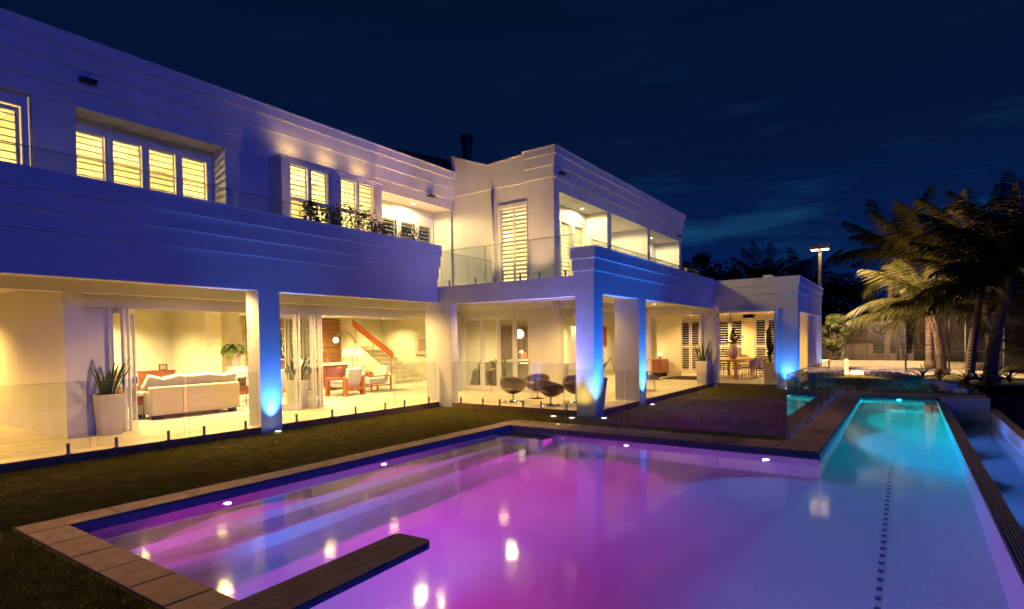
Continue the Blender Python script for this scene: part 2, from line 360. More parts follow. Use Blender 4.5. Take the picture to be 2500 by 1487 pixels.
# lower catch trough along the right side
TZ = -.80
MB().box(px0, px1-.2, -1.86, -.931, -1.05, TZ).build('trough_floor', MT['pool_plaster'], pool)
MB().box(px0, px1+.02, -2.0, -1.861, -1.5, -.28).build('trough_wall', MT['pool_wall'], pool)
MB().box(px0, px1+.02, -2.02, -1.84, -.279, -.255).build('trough_rim', MT['paver'], pool)
MB().box(px1-.199, px1+.02, -1.86, -.80, -1.1, .005).build('end_wall', MT['pool_wall'], pool)
wt = MB(); wt.add([(px0,py0,WZ),(px1,py0,WZ),(px1,pys,WZ),(pxs,pys,WZ),(pxs,py1,WZ),(px0,py1,WZ)], [(0,1,2,3,4,5)])
struct(wt.build('water', MT['water']))
struct(MB().add([(px0,-1.86,-.58),(px1-.2,-1.86,-.58),(px1-.2,-.931,-.58),(px0,-.931,-.58)], [(0,1,2,3)]).build('trough_water', MT['water']))
# coping: bedding and single pavers
cop = struct(link(bpy.data.objects.new('pool_coping', None))); cop.location = (8, 4, 0); cop['wc'] = True
COPR = [(1.76, px0+.001, -.72, 6.701), (1.76, 10.34, 6.70, 7.06), (pxs-.001, 10.34, 1.68, 6.699), (pxs-.001, 20.9, pys, 1.679), (px1-.001, 20.9, -1.9, pys-.001)]
b = MB()
for (x0, x1, y0, y1) in COPR: b.box(x0+.02, x1-.004, y0+.004, y1-.004, -.06, .004)
b.build('bedding', MT['grout'], cop)
pcache = {}
def paver(x0, x1, y0, y1):
    w, d = round(x1-x0-.009, 3), round(y1-y0-.009, 3)
    if (w, d) not in pcache:
        bm = MB().box(-w/2, w/2, -d/2, d/2, -.045, .016); pcache[(w, d)] = bm
        me = bm.mesh('paver', MT['paver']); q = bmesh.new(); q.from_mesh(me); bmesh.ops.bevel(q, geom=[e for e in q.edges if abs(e.verts[0].co.z-e.verts[1].co.z) < 1e-5 and e.verts[0].co.z > 0], offset=.006, segments=1, affect='EDGES'); q.to_mesh(me); q.free(); pcache[(w, d)] = me
    inst(pcache[(w, d)], 'paver', cop, Vector(((x0+x1)/2, (y0+y1)/2, random.uniform(-.0015, .0015)))-cop.location, (random.uniform(-.002, .002), random.uniform(-.002, .002), 0))
y = -.72
while y < 6.69: paver(1.76, px0, y, min(y+.53, 6.70)); y += .53
x = 1.76
while x < 10.33: paver(x, min(x+.78, 10.34), 6.70, 7.06); x += .78
y = 1.68
while y < 6.69: paver(pxs, 10.34, y, min(y+.62, 6.70)); y += .62
x = pxs
while x < 20.85: paver(x, min(x+.60, 20.9), pys, 1.68); x += .60
y = -1.9
while y < pys-.01: paver(px1, 20.4, y, min(y+.60, pys)); paver(20.4, 20.9, y, min(y+.60, pys)); y += .60

# ================================================================== VILLA
V = thing('villa', 'long two-storey white rendered villa with stepped parapets and glowing open rooms', 'villa', (11.5, 10.3, 0), wc=True)
RW, CW, WC, WP = MT['render_wall'], MT['cream_wall'], MT['white_ceiling'], MT['white_paint']
def part(name, m, *boxes, parent=V, bevel=0):
    b = MB()
    for x in boxes: b.box(*x)
    return b.build(name, m, parent, bevel=bevel)
FZ = .13
# terrace floor and kerb
part('terrace_floor', MT['travertine'], (-9, 11.55, 10.34, 12.3, -.2, FZ), (11.55, 21.02, 5.74, 12.3, -.2, FZ), (-9, 3.8, 12.3, 18, -.2, FZ))
part('room_floor', MT['travertine'], (3.8, 18.3, 12.3, 19.6, -.2, FZ), (14.8, 27.4, 8.5, 12.29, -.2, FZ-.001), (21.02, 27.4, 2.99, 8.5, -.2, FZ))
part('kerb', MT['kerb_stone'], (-9, 6.345, 10.302, 10.345, -.2, FZ+.004), (6.805, 11.49, 10.302, 10.345, -.2, FZ+.004), (11.50, 11.555, 6.16, 10.345, -.2, FZ+.004), (11.96, 14.09, 5.70, 5.745, -.2, FZ+.004), (14.585, 20.998, 5.70, 5.745, -.2, FZ+.004), (21.0, 21.025, 3.58, 5.70, -.2, FZ+.004), (21.36, 27.2, 2.95, 2.99, -.2, FZ+.004))
# columns
part('column', RW, (6.35, 6.80, 10.30, 10.72, -.1, 2.784)); part('column', RW, (.1, .55, 10.30, 10.72, -.1, 2.784)); part('column', RW, (-5.4, -4.95, 10.30, 10.72, -.1, 2.784))
part('column', RW, (11.50, 11.955, 5.70, 6.155, -.1, 2.789)); part('column', RW, (14.10, 14.58, 5.70, 6.38, -.1, 2.789))
part('column', RW, (11.49, 11.76, 9.86, 10.75, -.1, 2.80))
# main balcony beam and stepped parapet
part('beam', RW, (-9, 11.50, 10.30, 10.62, 2.785, 3.43)); 
for (z0, z1, dy) in ((3.43, 3.72, .045), (3.72, 4.0, .09), (4.0, 4.265, .135)): part('parapet_band', RW, (-9, 11.50+dy*.3, 10.30-dy, 10.62, z0+.001, z1))
part('parapet_cap', RW, (-9, 11.55, 10.15, 10.64, 4.266, 4.29))
part('balcony_slab', WC, (-9, 14.9, 10.62, 12.6, 2.95, 3.15), (11.80, 14.9, 5.95, 10.62, 2.95, 3.149), (14.9, 21.1, 5.95, 8.9, 2.95, 3.15))
part('beam', RW, (-9, 14.79, 11.98, 12.22, 2.70, 2.949)); part('door_header', RW, (4.1, 13.6, 12.20, 12.34, 2.47, 2.70))
# ground floor walls
part('wall', RW, (3.80, 4.10, 12.10, 18.0, FZ, 2.949)); part('wall', RW, (4.10, 4.53, 12.28, 12.5, FZ, 2.699)); part('wall', RW, (13.6, 14.79, 12.22, 12.5, FZ, 2.949))
part('alcove_wall', CW, (-9, 3.8, 18.0, 18.3, FZ, 2.95)); part('alcove_ceiling', WC, (-9, 3.8, 12.22, 18.0, 2.86, 2.95))
part('room_wall', CW, (4.1, 8.05, 17.5, 17.8, FZ, 2.75)); part('room_wall', CW, (8.05, 8.25, 15.6, 17.8, FZ, 2.75))
part('room_wall', CW, (8.25, 18.3, 19.5, 19.8, FZ, 2.95)); part('room_wall', CW, (18.0, 18.3, 12.5, 19.5, FZ, 2.95)); part('room_wall', CW, (14.79, 20.0, 12.3, 12.5, FZ, 2.95))
part('room_pier', CW, (15.55, 16.0, 18.6, 19.49, FZ, 2.74)); part('room_pier', CW, (9.25, 9.6, 16.6, 17.0, FZ, 2.74))
part('room_ceiling', WC, (4.1, 18.3, 12.34, 19.6, 2.75, 2.93))
# wing: beam, corner tower, parapet
part('beam', RW, (11.50, 11.80, 6.20, 10.295, 2.735, 3.20)); part('beam', RW, (11.50, 21.0, 5.70, 5.95, 2.79, 3.285)); part('parapet_block', RW, (11.50, 11.95, 5.951, 6.20, 2.79, 3.285))
part('parapet_band', RW, (11.465, 21.0, 5.665, 5.95, 3.286, 3.56), (11.465, 11.95, 5.951, 6.215, 3.286, 3.56)); part('parapet_band', RW, (11.43, 21.0, 5.63, 5.95, 3.561, 3.80), (11.43, 11.95, 5.951, 6.25, 3.561, 3.80))
part('parapet_cap', RW, (11.41, 21.0, 5.61, 5.97, 3.801, 3.82), (11.41, 11.97, 5.971, 6.27, 3.801, 3.82))
part('beam', RW, (13.0, 13.3, 6.4, 10.3, 2.80, 2.95)); part('beam', RW, (14.85, 21.0, 8.2, 8.5, 2.72, 2.949)); part('beam', RW, (14.52, 14.79, 8.5, 12.2, 2.72, 2.949))
part('wall', RW, (14.80, 15.06, 8.50, 9.52, FZ, 2.95)); part('door_header', RW, (14.80, 15.0, 9.52, 12.22, 2.53, 2.95)); part('door_header', RW, (15.06, 21.0, 8.50, 8.62, 2.45, 2.95))
part('kitchen_wall', CW, (19.6, 19.8, 10.4, 12.3, FZ, 2.95)); part('room_wall', CW, (19.8, 27.4, 11.2, 11.4, FZ, 2.95)); part('room_ceiling', WC, (15.0, 27.4, 8.62, 12.3, 2.76, 2.94))
part('room_wall', CW, (24.0, 24.2, 7.85, 8.70, FZ, 2.75)); part('room_wall', CW, (24.0, 26.0, 8.70, 8.9, FZ, 2.75)) 
# pavilion at the far end
part('column', RW, (20.99, 21.30, 5.55, 6.06, -.1, 2.95)); part('column', RW, (20.99, 21.36, 2.94, 3.57, -.1, 2.719)); part('column', RW, (26.9, 27.3, 2.94, 3.4, -.1, 2.61))
part('beam', RW, (21.0, 21.3, 2.95, 5.548, 2.72, 3.24), (21.0, 21.3, 5.548, 5.698, 2.951, 3.24)); part('beam', RW, (21.3, 27.3, 2.95, 3.25, 2.60, 3.24)); part('beam', RW, (21.0, 21.3, 5.70, 8.5, 2.951, 3.24)); part('door_header', RW, (21.0, 21.2, 6.06, 8.06, 2.60, 2.95)); part('wall', RW, (21.0, 21.2, 8.06, 8.5, FZ, 2.95))
part('parapet_band', RW, (20.965, 27.3, 2.915, 5.695, 3.241, 3.50)); part('parapet_band', RW, (20.93, 27.34, 2.88, 5.66, 3.501, 3.745)); part('parapet_cap', RW, (20.91, 27.36, 2.86, 5.62, 3.746, 3.77))
part('pavilion_ceiling', WC, (21.3, 27.3, 3.25, 8.5, 2.78, 2.95)); part('pavilion_roof', MT['dark_roof'], (20.98, 27.3, 5.70, 12.4, 3.245, 3.30))
part('awning_box', WP, (20.86, 20.985, 3.50, 5.54, 2.62, 2.72))
part('wall', CW, (27.2, 27.45, 2.98, 4.05, FZ, 2.78), (27.2, 27.45, 5.57, 6.06, FZ, 2.78), (27.2, 27.45, 7.23, 7.98, FZ, 2.78), (27.2, 27.45, 8.9, 11.2, FZ, 2.78), (27.2, 27.45, 4.05, 8.9, 2.62, 2.78))
part('sliding_panel', WP, (24.2, 26.6, 3.02, 3.07, FZ, 2.58)); part('blind_track', WP, (20.90, 20.985, 3.575, 3.66, FZ, 2.62)); part('door_post', WP, (20.93, 21.0, 6.065, 6.14, FZ, 2.60))

# upper main block
Yu = 11.85
part('wall', RW, (-9, 1.6, Yu+.03, 12.2, 3.15, 5.90), (3.40, 4.0, Yu+.03, 12.45, 3.15, 5.90), (6.65, 7.64, Yu+.03, 12.2, 3.15, 5.90))
part('fascia', RW, (-9, 14.0, Yu, 12.15, 5.90, 6.20))
for (z0, z1, dy) in ((6.20, 6.53, .05), (6.53, 6.83, .10), (6.83, 7.03, .15)): part('fascia_band', RW, (-9, 14.0, Yu-dy, 12.15, z0+.001, z1))
part('fascia_cap', RW, (-9, 14.0, Yu-.175, 12.2, 7.031, 7.06))
part('soffit', WC, (4.0, 6.65, 12.15, 12.5, 5.901, 6.0)); part('soffit', WC, (10.58, 14.0, 12.15, 12.75, 5.901, 6.0)); part('upper_ceiling', WC, (-9, 14.0, 12.5, 15.3, 6.0, 6.1)); part('upper_wall', CW, (-9, 14.0, 15.0, 15.3, 3.15, 6.0)); part('upper_floor', MT['travertine'], (-9, 14.0, 12.6, 15.0, 3.1, 3.16))
part('upper_wall', CW, (3.5, 3.7, 12.46, 15.0, 3.16, 6.0)); part('upper_wall', CW, (6.9, 7.1, 12.21, 15.0, 3.16, 6.0)); part('upper_wall', CW, (10.6, 10.8, 12.2, 15.0, 3.16, 6.0))
part('bay', RW, (7.64, 7.83, 11.38, 12.2, 3.15, 5.896), (8.96, 9.23, 11.38, 11.6, 3.15, 5.896), (10.40, 10.58, 11.38, 12.2, 3.15, 5.896), (7.83, 8.96, 11.38, 11.6, 5.845, 5.896), (9.23, 10.40, 11.38, 11.6, 5.845, 5.896), (7.60, 10.62, 11.34, 12.1, 5.897, 5.93), (7.83, 10.40, 11.38, 11.6, 3.15, 3.9))
part('wall', RW, (6.65, 6.80, 12.2, 12.6, 3.15, 5.9)); part('wall', RW, (13.93, 14.0, 11.88, 12.75, 3.16, 5.9)); part('reveal', RW, (3.95, 4.0, 12.45, 12.6, 3.16, 5.9))
part('main_roof', MT['dark_roof'], (-9, 14.0, 12.2, 16, 6.6, 6.7))
MB().add([(8.5, 13.2, 6.7), (18.6, 13.2, 6.7), (18.6, 18.5, 6.7), (8.5, 18.5, 6.7), (13.0, 15, 8.45), (17.4, 15, 8.95), (17.4, 16, 8.95), (13.0, 16, 8.45)], [(0,1,5,4), (1,2,6,5), (2,3,7,6), (3,0,4,7), (4,5,6,7)]).build('tiled_roof', MT['dark_roof'], V)
MB().lathe([(.17, 6.8), (.17, 9.12), (.235, 9.14), (.235, 9.22), (.19, 9.24), (.19, 9.34), (.24, 9.36), (.24, 9.46), (.05, 9.5)], 20, (17, 13.65, 0)).build('flue', MT['dark_metal'], V, smooth=False)
# upper wing
Xu = 14.0; Yc = 8.15
part('wall', RW, (14.0, 14.2, 10.05, 11.84, 3.15, 6.30), (14.0, 14.2, 9.03, 10.05, 5.78, 6.30), (14.0, 14.2, 8.15, 9.03, 3.15, 6.30))
MB().prism([(9.052, 6.301), (11.84, 6.301), (11.84, 7.55), (10.41, 7.02), (9.052, 7.10)], 0, 13.955, 14.2).build('gable_wall', RW, V)
MB().prism([(9.05, 7.101), (10.41, 7.021), (11.84, 7.551), (11.84, 7.58), (10.41, 7.05), (9.05, 7.13)], 0, 13.92, 14.6).build('gable_cap', RW, V)
part('fascia', RW, (14.2, 25.1, 8.15, 8.45, 5.97, 6.30)); part('wall', RW, (13.99, 14.30, 8.14, 9.03, 3.16, 6.32))
for (z0, z1, dy) in ((6.31, 6.63, .045), (6.63, 6.92, .09), (6.92, 7.12, .135)): part('fascia_band', RW, (13.985-dy, 25.1+dy, 8.15-dy, 9.05, z0+.011, z1+.01))
part('fascia_cap', RW, (13.83, 25.26, 7.99, 9.1, 7.131, 7.155))
for (x0, x1) in ((17.5, 17.83), (21.09, 21.35)): part('column', RW, (x0, x1, 8.16, 8.9, 3.16, 5.97))
part('column', RW, (24.8, 25.1, 8.16, 9.4, 3.16, 5.97))
part('soffit', WC, (14.3, 24.8, 8.45, 10.2, 5.971, 6.05)); part('wall', RW, (14.3, 17.5, 8.92, 9.1, 5.62, 5.97)); part('wall', RW, (17.83, 21.09, 9.9, 10.1, 3.16, 5.97), (17.5, 17.83, 8.9, 10.1, 3.16, 5.97), (21.09, 21.35, 8.9, 10.1, 3.16, 5.97), (22.6, 24.8, 9.2, 9.4, 3.16, 5.97), (21.35, 21.6, 9.2, 9.4, 3.16, 5.97), (21.6, 22.6, 9.2, 9.4, 5.5, 5.97))
part('wall_cornice', RW, (17.83, 19.9, 9.5, 9.9, 5.35, 5.7)); part('upper_wall', CW, (14.2, 25, 11.9, 12.1, 3.16, 6.0)); part('wing_roof', MT['dark_roof'], (14.2, 25.1, 9.1, 12.1, 6.6, 6.7)); part('upper_ceiling', WC, (14.2, 25, 9.1, 12.1, 5.98, 6.0))
MB().tube([(13.93, 10.22, 3.16), (13.93, 10.22, 6.3)], .045, 10).build('downpipe', WP, V, smooth=True)
part('rooftop_unit', WP, (24.0, 24.5, 4.27, 4.60, 3.77, 4.15))
WSP = []
for (x, y, z, a) in ((4.15, 11.78, 6.35, 0), (12.9, 11.78, 6.1, 0), (14.3, 8.09, 6.45, 0), (24.5, 8.09, 6.15, 0)):
    ws = MB().box(-.12, .12, -.13, .02, -.02, .035).build('wall_spotlight', MT['dark_metal'], V, loc=Vector((x, y, z))-V.location); WSP.append((ws, x, y, z))

# ---- shutters: frame part, slat sub-parts
slat_n = [0]; slat_meshes = {}
def shutter(p, axis, w, z0, z1, pitch=.115, tilt=24, stile=.055, rail=.07, split=None, joined=False, depth=.09, m=MT['slat_paint'], kick=None, fm=WP):
    # p = lower near corner (x,y), runs along +axis for w; flat plane, room behind
    b = MB(); X = axis == 'X'
    def bx(a0, a1, za, zb, t=.035):
        if X: b.box(p[0]+a0, p[0]+a1, p[1]-t/2, p[1]+t/2, za, zb)
        else: b.box(p[0]-t/2, p[0]+t/2, p[1]+a0, p[1]+a1, za, zb)
    bx(0, stile, z0, z1); bx(w-stile, w, z0, z1); bx(stile, w-stile, z0, z0+rail); bx(stile, w-stile, z1-rail, z1)
    zs = [(z0+rail, z1-rail)]
    if split: bx(stile, w-stile, split-.045, split+.045); zs = [(z0+rail, split-.045), (split+.045, z1-rail)]
    if kick: bx(stile, w-stile, z0+rail, kick, .02); zs = [(max(a, kick), c) for a, c in zs if c > kick]
    fr = b.build('shutter', fm, V)
    L = round(w-2*stile-.004, 3); key = (L, axis, tilt, depth)
    if key not in slat_meshes:
        s = MB(); c, sn = math.cos(R(tilt))*depth/2, math.sin(R(tilt))*depth/2; t = .005
        prof = [(-c, -sn-t), (0, -t*1.6), (c, sn-t), (c, sn+t), (0, t*1.6), (-c, -sn+t)]
        if X: s.prism(prof, 0, -L/2, L/2)
        else: s.prism(prof, 1, -L/2, L/2)
        slat_meshes[key] = s.mesh('slat', m)
    me = slat_meshes[key]; J = MB()
    for (a, c) in zs:
        n = max(1, int((c-a)/pitch)); st = (c-a)/n
        for i in range(n):
            z = a+st*(i+.5); loc = (p[0]+w/2, p[1], z) if X else (p[0], p[1]+w/2, z)
            if joined: J.add([(v.co.x+loc[0], v.co.y+loc[1], v.co.z+loc[2]) for v in me.vertices], [tuple(f.vertices) for f in me.polygons])
            else: inst(me, 'slat', fr, loc, (random.uniform(-.03, .03) if X else 0, random.uniform(-.03, .03) if not X else 0, 0)); slat_n[0] += 1
    if joined:
        o = J.build('slats', m, fr, loc=(0, 0, 0)); o['kind'] = 'stuff'
    return fr
part('window_frame', WP, (1.6, 3.38, 12.0, 12.06, 5.72, 5.90), (3.30, 3.38, 12.0, 12.06, 3.16, 5.72), (1.6, 1.68, 12.0, 12.06, 3.16, 5.72))
for i in range(2): shutter((1.69+i*.805, 12.10), 'X', .79, 3.3, 5.70, kick=4.15)
part('window_pane', MT['pane'], (1.68, 3.30, 12.03, 12.036, 3.2, 5.72))
part('door_head', WP, (4.0, 6.65, 12.43, 12.5, 5.76, 5.9)); part('door_frame', WP, (4.0, 4.06, 12.42, 12.5, 3.16, 5.76), (6.59, 6.65, 12.42, 12.5, 3.16, 5.76))
for i in range(4):
    x0 = 4.07+i*.632
    lf = part('folding_door', WP, (x0, x0+.06, 12.40, 12.44, 3.18, 5.75), (x0+.565, x0+.625, 12.40, 12.44, 3.18, 5.75), (x0+.06, x0+.565, 12.40, 12.44, 5.67, 5.75), (x0+.06, x0+.565, 12.40, 12.44, 3.18, 3.4))
    MB().box(x0+.06, x0+.565, 12.417, 12.423, 3.4, 5.67).build('door_pane', MT['pane'], lf)
    shutter((x0+.045, 12.52), 'X', .535, 3.3, 5.70, kick=4.15, stile=.025, rail=.04)
for (a, c) in ((7.83, 8.96), (9.23, 10.40)):
    part('window_frame', WP, (a, a+.05, 11.40, 11.46, 3.9, 5.845), (c-.05, c, 11.40, 11.46, 3.9, 5.845), (a+.05, c-.05, 11.40, 11.46, 5.79, 5.845), ((a+c)/2-.03, (a+c)/2+.03, 11.40, 11.46, 3.9, 5.79), (a+.05, (a+c)/2-.03, 11.40, 11.46, 4.99, 5.06), ((a+c)/2+.03, c-.05, 11.40, 11.46, 4.99, 5.06))
    w = (c-a)/2-.085
    for k in range(2):
        x0 = a+.055+k*((c-a)/2-.025)
        shutter((x0, 11.50), 'X', w, 3.95, 5.80, split=5.03, kick=4.12, stile=.03, rail=.03, tilt=26)
part('door_head', WP, (10.8, 13.93, 12.58, 12.66, 5.55, 5.9))
for i in range(4):
    x0 = 10.82+i*.775
    lf = part('folding_door', WP, (x0, x0+.08, 12.58, 12.62, 3.18, 5.54), (x0+.69, x0+.77, 12.58, 12.62, 3.18, 5.54), (x0+.08, x0+.69, 12.58, 12.62, 5.40, 5.54), (x0+.08, x0+.69, 12.58, 12.62, 3.18, 3.4))
    MB().box(x0+.08, x0+.69, 12.597, 12.603, 3.4, 5.40).build('door_pane', MT['pane'], lf)
    shutter((x0+.06, 12.70), 'X', .65, 3.3, 5.45, kick=3.95, stile=.035, tilt=26)
# wing shutter door towards the pool garden
part('door_frame', WP, (13.96, 14.04, 9.99, 10.05, 3.16, 5.77), (13.96, 14.04, 9.03, 9.06, 3.16, 5.77), (13.96, 14.04, 9.06, 9.99, 5.66, 5.77))
for k in range(2): shutter((14.05, 9.07+k*.46), 'Y', .455, 3.2, 5.65, stile=.04, pitch=.117, tilt=48, kick=3.42)
# wing recess doors
for k in range(3):
    x0 = 14.9+k*.86
    lf = part('folding_door', WP, (x0, x0+.07, 8.95, 8.99, 3.18, 5.60), (x0+.78, x0+.85, 8.95, 8.99, 3.18, 5.60), (x0+.07, x0+.78, 8.95, 8.99, 5.48, 5.60), (x0+.07, x0+.78, 8.95, 8.99, 3.18, 3.35))
    MB().box(x0+.07, x0+.78, 8.967, 8.973, 3.35, 5.48).build('door_pane', MT['pane'], lf)
    shutter((x0+.06, 9.08), 'X', .73, 3.3, 5.52, kick=3.8, stile=.04, tilt=28, pitch=.125)
part('wall', RW, (14.3, 14.89, 8.93, 9.1, 3.16, 5.62)); part('reveal', RW, (17.49, 17.5, 8.91, 9.1, 3.16, 5.6))
shutter((18.0, 9.87), 'X', .8, 3.3, 5.2, kick=3.8, joined=True); shutter((21.62, 9.28), 'X', .95, 3.2, 5.48, kick=3.8, joined=True)
part('door_frame', WP, (22.56, 22.62, 9.14, 9.2, 3.16, 5.55), (21.58, 21.62, 9.14, 9.2, 3.16, 5.55), (21.62, 22.56, 9.14, 9.2, 5.5, 5.55))
# pavilion shutters
for (ya, yb, n) in ((4.05, 5.57, 3), (6.06, 7.23, 2), (7.98, 8.9, 2)):
    w = (yb-ya)/n
    for k in range(n): shutter((27.25, ya+k*w+.01), 'Y', w-.02, FZ+.02, 2.60, pitch=.105, tilt=12, depth=.075, stile=.06, rail=.1, joined=True, split=1.35)

# ---- ground floor glazed folding leaves
def leaf(a, c, z0=FZ+.01, z1=2.46, stile=.075):
    a = Vector((a[0], a[1], 0)); c = Vector((c[0], c[1], 0)); d = c-a; L = d.length; ang = math.atan2(d.y, d.x)
    b = MB().box(0, stile, -.022, .022, z0, z1).box(L-stile, L, -.022, .022, z0, z1).box(stile, L-stile, -.022, .022, z0, z0+.15).box(stile, L-stile, -.022, .022, z1-.1, z1)
    o = b.build('folding_door', WP, V, loc=a-V.location, rot=(0, 0, ang))
    MB().box(stile, L-stile, -.004, .004, z0+.15, z1-.1).build('door_pane', MT['pane'], o, loc=(0, 0, 0))
    MB().box(L-.05, L-.03, -.045, .045, 1.0, 1.14).build('door_handle', MT['metal'], o, loc=(0, 0, 0))
    return o
leaf((4.56, 12.78), (4.73, 12.08)); leaf((4.78, 12.07), (5.08, 12.55)); leaf((8.00, 12.72), (8.42, 12.10)); leaf((8.50, 12.10), (8.62, 12.85)); leaf((8.70, 12.85), (8.86, 12.08)); leaf((8.92, 12.07), (8.98, 12.85)); leaf((9.04, 12.85), (9.05, 12.07)); leaf((9.12, 12.07), (9.14, 12.85))
for (ya, yb) in ((9.54, 10.10), (10.12, 10.73), (10.75, 11.39), (11.41, 12.10)): leaf((14.86, yb), (14.86, ya), z1=2.52)
part('door_post', WP, (15.07, 15.16, 8.52, 8.60, FZ, 2.45)); part('door_post', WP, (4.53, 4.60, 12.22, 12.34, FZ, 2.47)); part('door_track', WP, (4.6, 13.6, 12.22, 12.32, 2.455, 2.469))
part('pier_block', CW, (17.2, 19.0, 9.4, 9.55, FZ, 2.2))
print('slats', slat_n[0])

# ================================================================== LIGHT FITTINGS
dl_me = MB().lathe([(.055, 0), (.055, -.006)], 16).mesh('downlight', MT['lamp_warm'])
ring_me = MB().lathe([(.056, .0), (.075, .0), (.075, -.008), (.056, -.008)], 16, cap=False).mesh('trim_ring', MT['white_paint'])
def downlight(x, y, z, energy, color=WARM, angle=130, blend=.8, radius=.12, aim=None):
    o = inst(dl_me, 'downlight', V, Vector((x, y, z-.003))-V.location); inst(ring_me, 'trim_ring', o, (0, 0, 0))
    lamp('SPOT', 'downlight_lamp', (x, y, z-.03), energy, color, o, aim or (x, y, 0), angle, blend, radius)
def pendant(x, y, z, energy, color):
    o = MB().tube([(x, y, z), (x, y, z-.75)], .006, 6).build('pendant_cord', MT['dark_metal'], V)
    MB().lathe([(.03, .14), (.11, .09), (.14, 0), (.11, -.09), (.03, -.14)], 18, (x, y, z-.88)).build('globe', MT['lamp_soft'], o, loc=(0, 0, 0), smooth=True)
    lamp('POINT', 'pendant_lamp', (x, y, z-1.08), energy*2.5, color, V, radius=.14)
# great room
for (x, y, e) in ((5.6, 13.8, 100), (7.4, 13.8, 100), (6.3, 16.3, 130), (9.4, 13.5, 105), (9.9, 17.6, 170), (11.6, 13.4, 62), (12.6, 15.6, 75), (13.8, 18.2, 110), (16.4, 15.0, 75), (16.9, 18.2, 60)):
    downlight(x, y, 2.75, e, WARM2, 150)
for (x, y, e) in ((2.6, 16.2, 120), (1.4, 13.6, 60)): downlight(x, y, 2.86, e, AMBER, 140)
for (x, y, e) in ((5.9, 10.95, 56), (8.4, 10.95, 64), (10.4, 10.95, 64), (12.8, 11.15, 50), (1.6, 11.15, 50)): downlight(x, y, 2.95, e, WARM, 150)
# wing terrace, kitchen, living, dining
for (x, y, e) in ((12.6, 9.0, 58), (13.9, 7.3, 58), (16.6, 7.2, 54), (19.2, 7.2, 58)): downlight(x, y, 2.95, e, WARM, 150)
for (x, y, e) in ((16.2, 10.6, 64), (18.4, 10.6, 70), (17.5, 9.3, 34), (22.6, 10.2, 64)): downlight(x, y, 2.76, e, WARM2, 150)
for (x, y, e) in ((23.0, 7.2, 36), (25.9, 8.0, 50), (26.3, 6.6, 55), (24.8, 4.4, 36), (26.2, 4.8, 28)): downlight(x, y, 2.78, e, WARM, 150)
# upper rooms
for (x, y, e) in ((2.4, 13.9, 110), (4.6, 14.0, 95), (6.0, 14.0, 95), (8.4, 13.3, 120), (9.8, 13.3, 150), (12.4, 14.0, 120)): pendant(x, y, 6.0, e, (1, .70, .22))
for (x, y, e) in ((15.2, 10.6, 80), (16.8, 10.6, 90), (19.0, 11.1, 60), (22.2, 10.8, 90)): pendant(x, y, 5.98, e, (1, .72, .26))
for (x, y, e) in ((11.2, 12.2, 20), (12.6, 12.2, 20)): downlight(x, y, 5.90, e, WARM2, 176, .25)
for (x, y, e) in ((14.75, 8.62, 22), (16.6, 8.62, 22), (19.4, 9.2, 42), (23.2, 8.8, 34)): downlight(x, y, 5.97, e, WARM2, 177, .2)
for (x, y) in ((4.9, 12.3), (6.0, 12.3)): inst(ring_me, 'downlight', V, Vector((x, y, 5.899))-V.location)

for (ws, x, y, z), aim, e, an in zip(WSP, ((1.7, 4.4, 0), (8.6, 5.9, 0), (12.0, 1.0, 0), (19.0, .4, 0)), (520, 200, 330, 300), (46, 40, 66, 66)):
    lamp('SPOT', 'ground_fill_lamp', (x, y-.17, z-.05), e, (1, .52, .20), ws, aim, an, 1.0, .06)  # warm lamps added at the dark wall boxes to brighten lawn and coping
# in-ground uplights
up_ring = MB().lathe([(.055, 0), (.085, 0), (.085, .012), (.055, .012)], 18, cap=False)
def uplight(x, y, z, label, energy, color, aim, angle=75, led='led_white', blend=.9, group='in-ground uplights'):
    t = thing('uplight', label, 'uplight', (x, y, z), group=group)
    MB().lathe([(.056, 0), (.085, 0), (.085, .014), (.056, .014)], 18, cap=False).build('rim', MT['metal'], t)
    MB().lathe([(.054, 0), (.054, .01)], 18).build('lens', MT[led], t)
    lamp('SPOT', 'uplight_lamp', (x, y, z+.03), energy, color, t, aim, angle, blend, .04)
    if led == 'led_white' and energy > 20: lamp('SPOT', 'uplight_core', (x, y, z+.03), energy*.7, (.55, .80, 1), t, (aim[0], aim[1], z+.8), 42, 1.0, .03)
    return t
BL = (.012, .20, 1.0); BL2 = (.02, .16, 1.0)
uplight(6.56, 10.08, .03, 'small blue-white uplight in turf at foot of the tall column between the open rooms', 46, BL, (6.575, 10.36, 2.9), 68)
uplight(.35, 10.02, .03, 'unseen uplight added in turf at foot of column beyond the left edge', 16, BL, (.33, 10.36, 2.9), 60)  # out of view, added to light the left part of the facade
uplight(11.02, 6.02, .03, 'amber uplight in turf below the corner column facing the tub chairs', 5, (1, .66, .10), (11.55, 5.95, .9), 78, 'led_warm', 1.0)
uplight(11.34, 5.40, .03, 'blue-white uplight in turf on pool side of the corner column', 84, BL, (11.75, 5.72, 2.8), 72)
uplight(11.05, 6.50, .03, 'small uplight in turf left of the corner column beside terrace step', 60, (.36, .28, 1), (11.55, 7.2, 3.0), 100)
uplight(14.30, 5.43, .03, 'uplight in turf at foot of the second wing column', 76, BL, (14.34, 5.72, 2.8), 72)
uplight(20.78, 3.25, .03, 'bright uplight in turf at foot of far pavilion corner pier', 34, BL, (21.02, 3.25, 2.7), 76)
uplight(21.2, 2.72, .03, 'uplight in grass beside pool-facing side of far pavilion pier', 26, BL2, (21.6, 2.97, 3.0), 110)
uplight(26.9, 2.66, .03, 'uplight in grass at last pier of far pavilion', 40, BL, (27.05, 2.96, 2.7), 80)
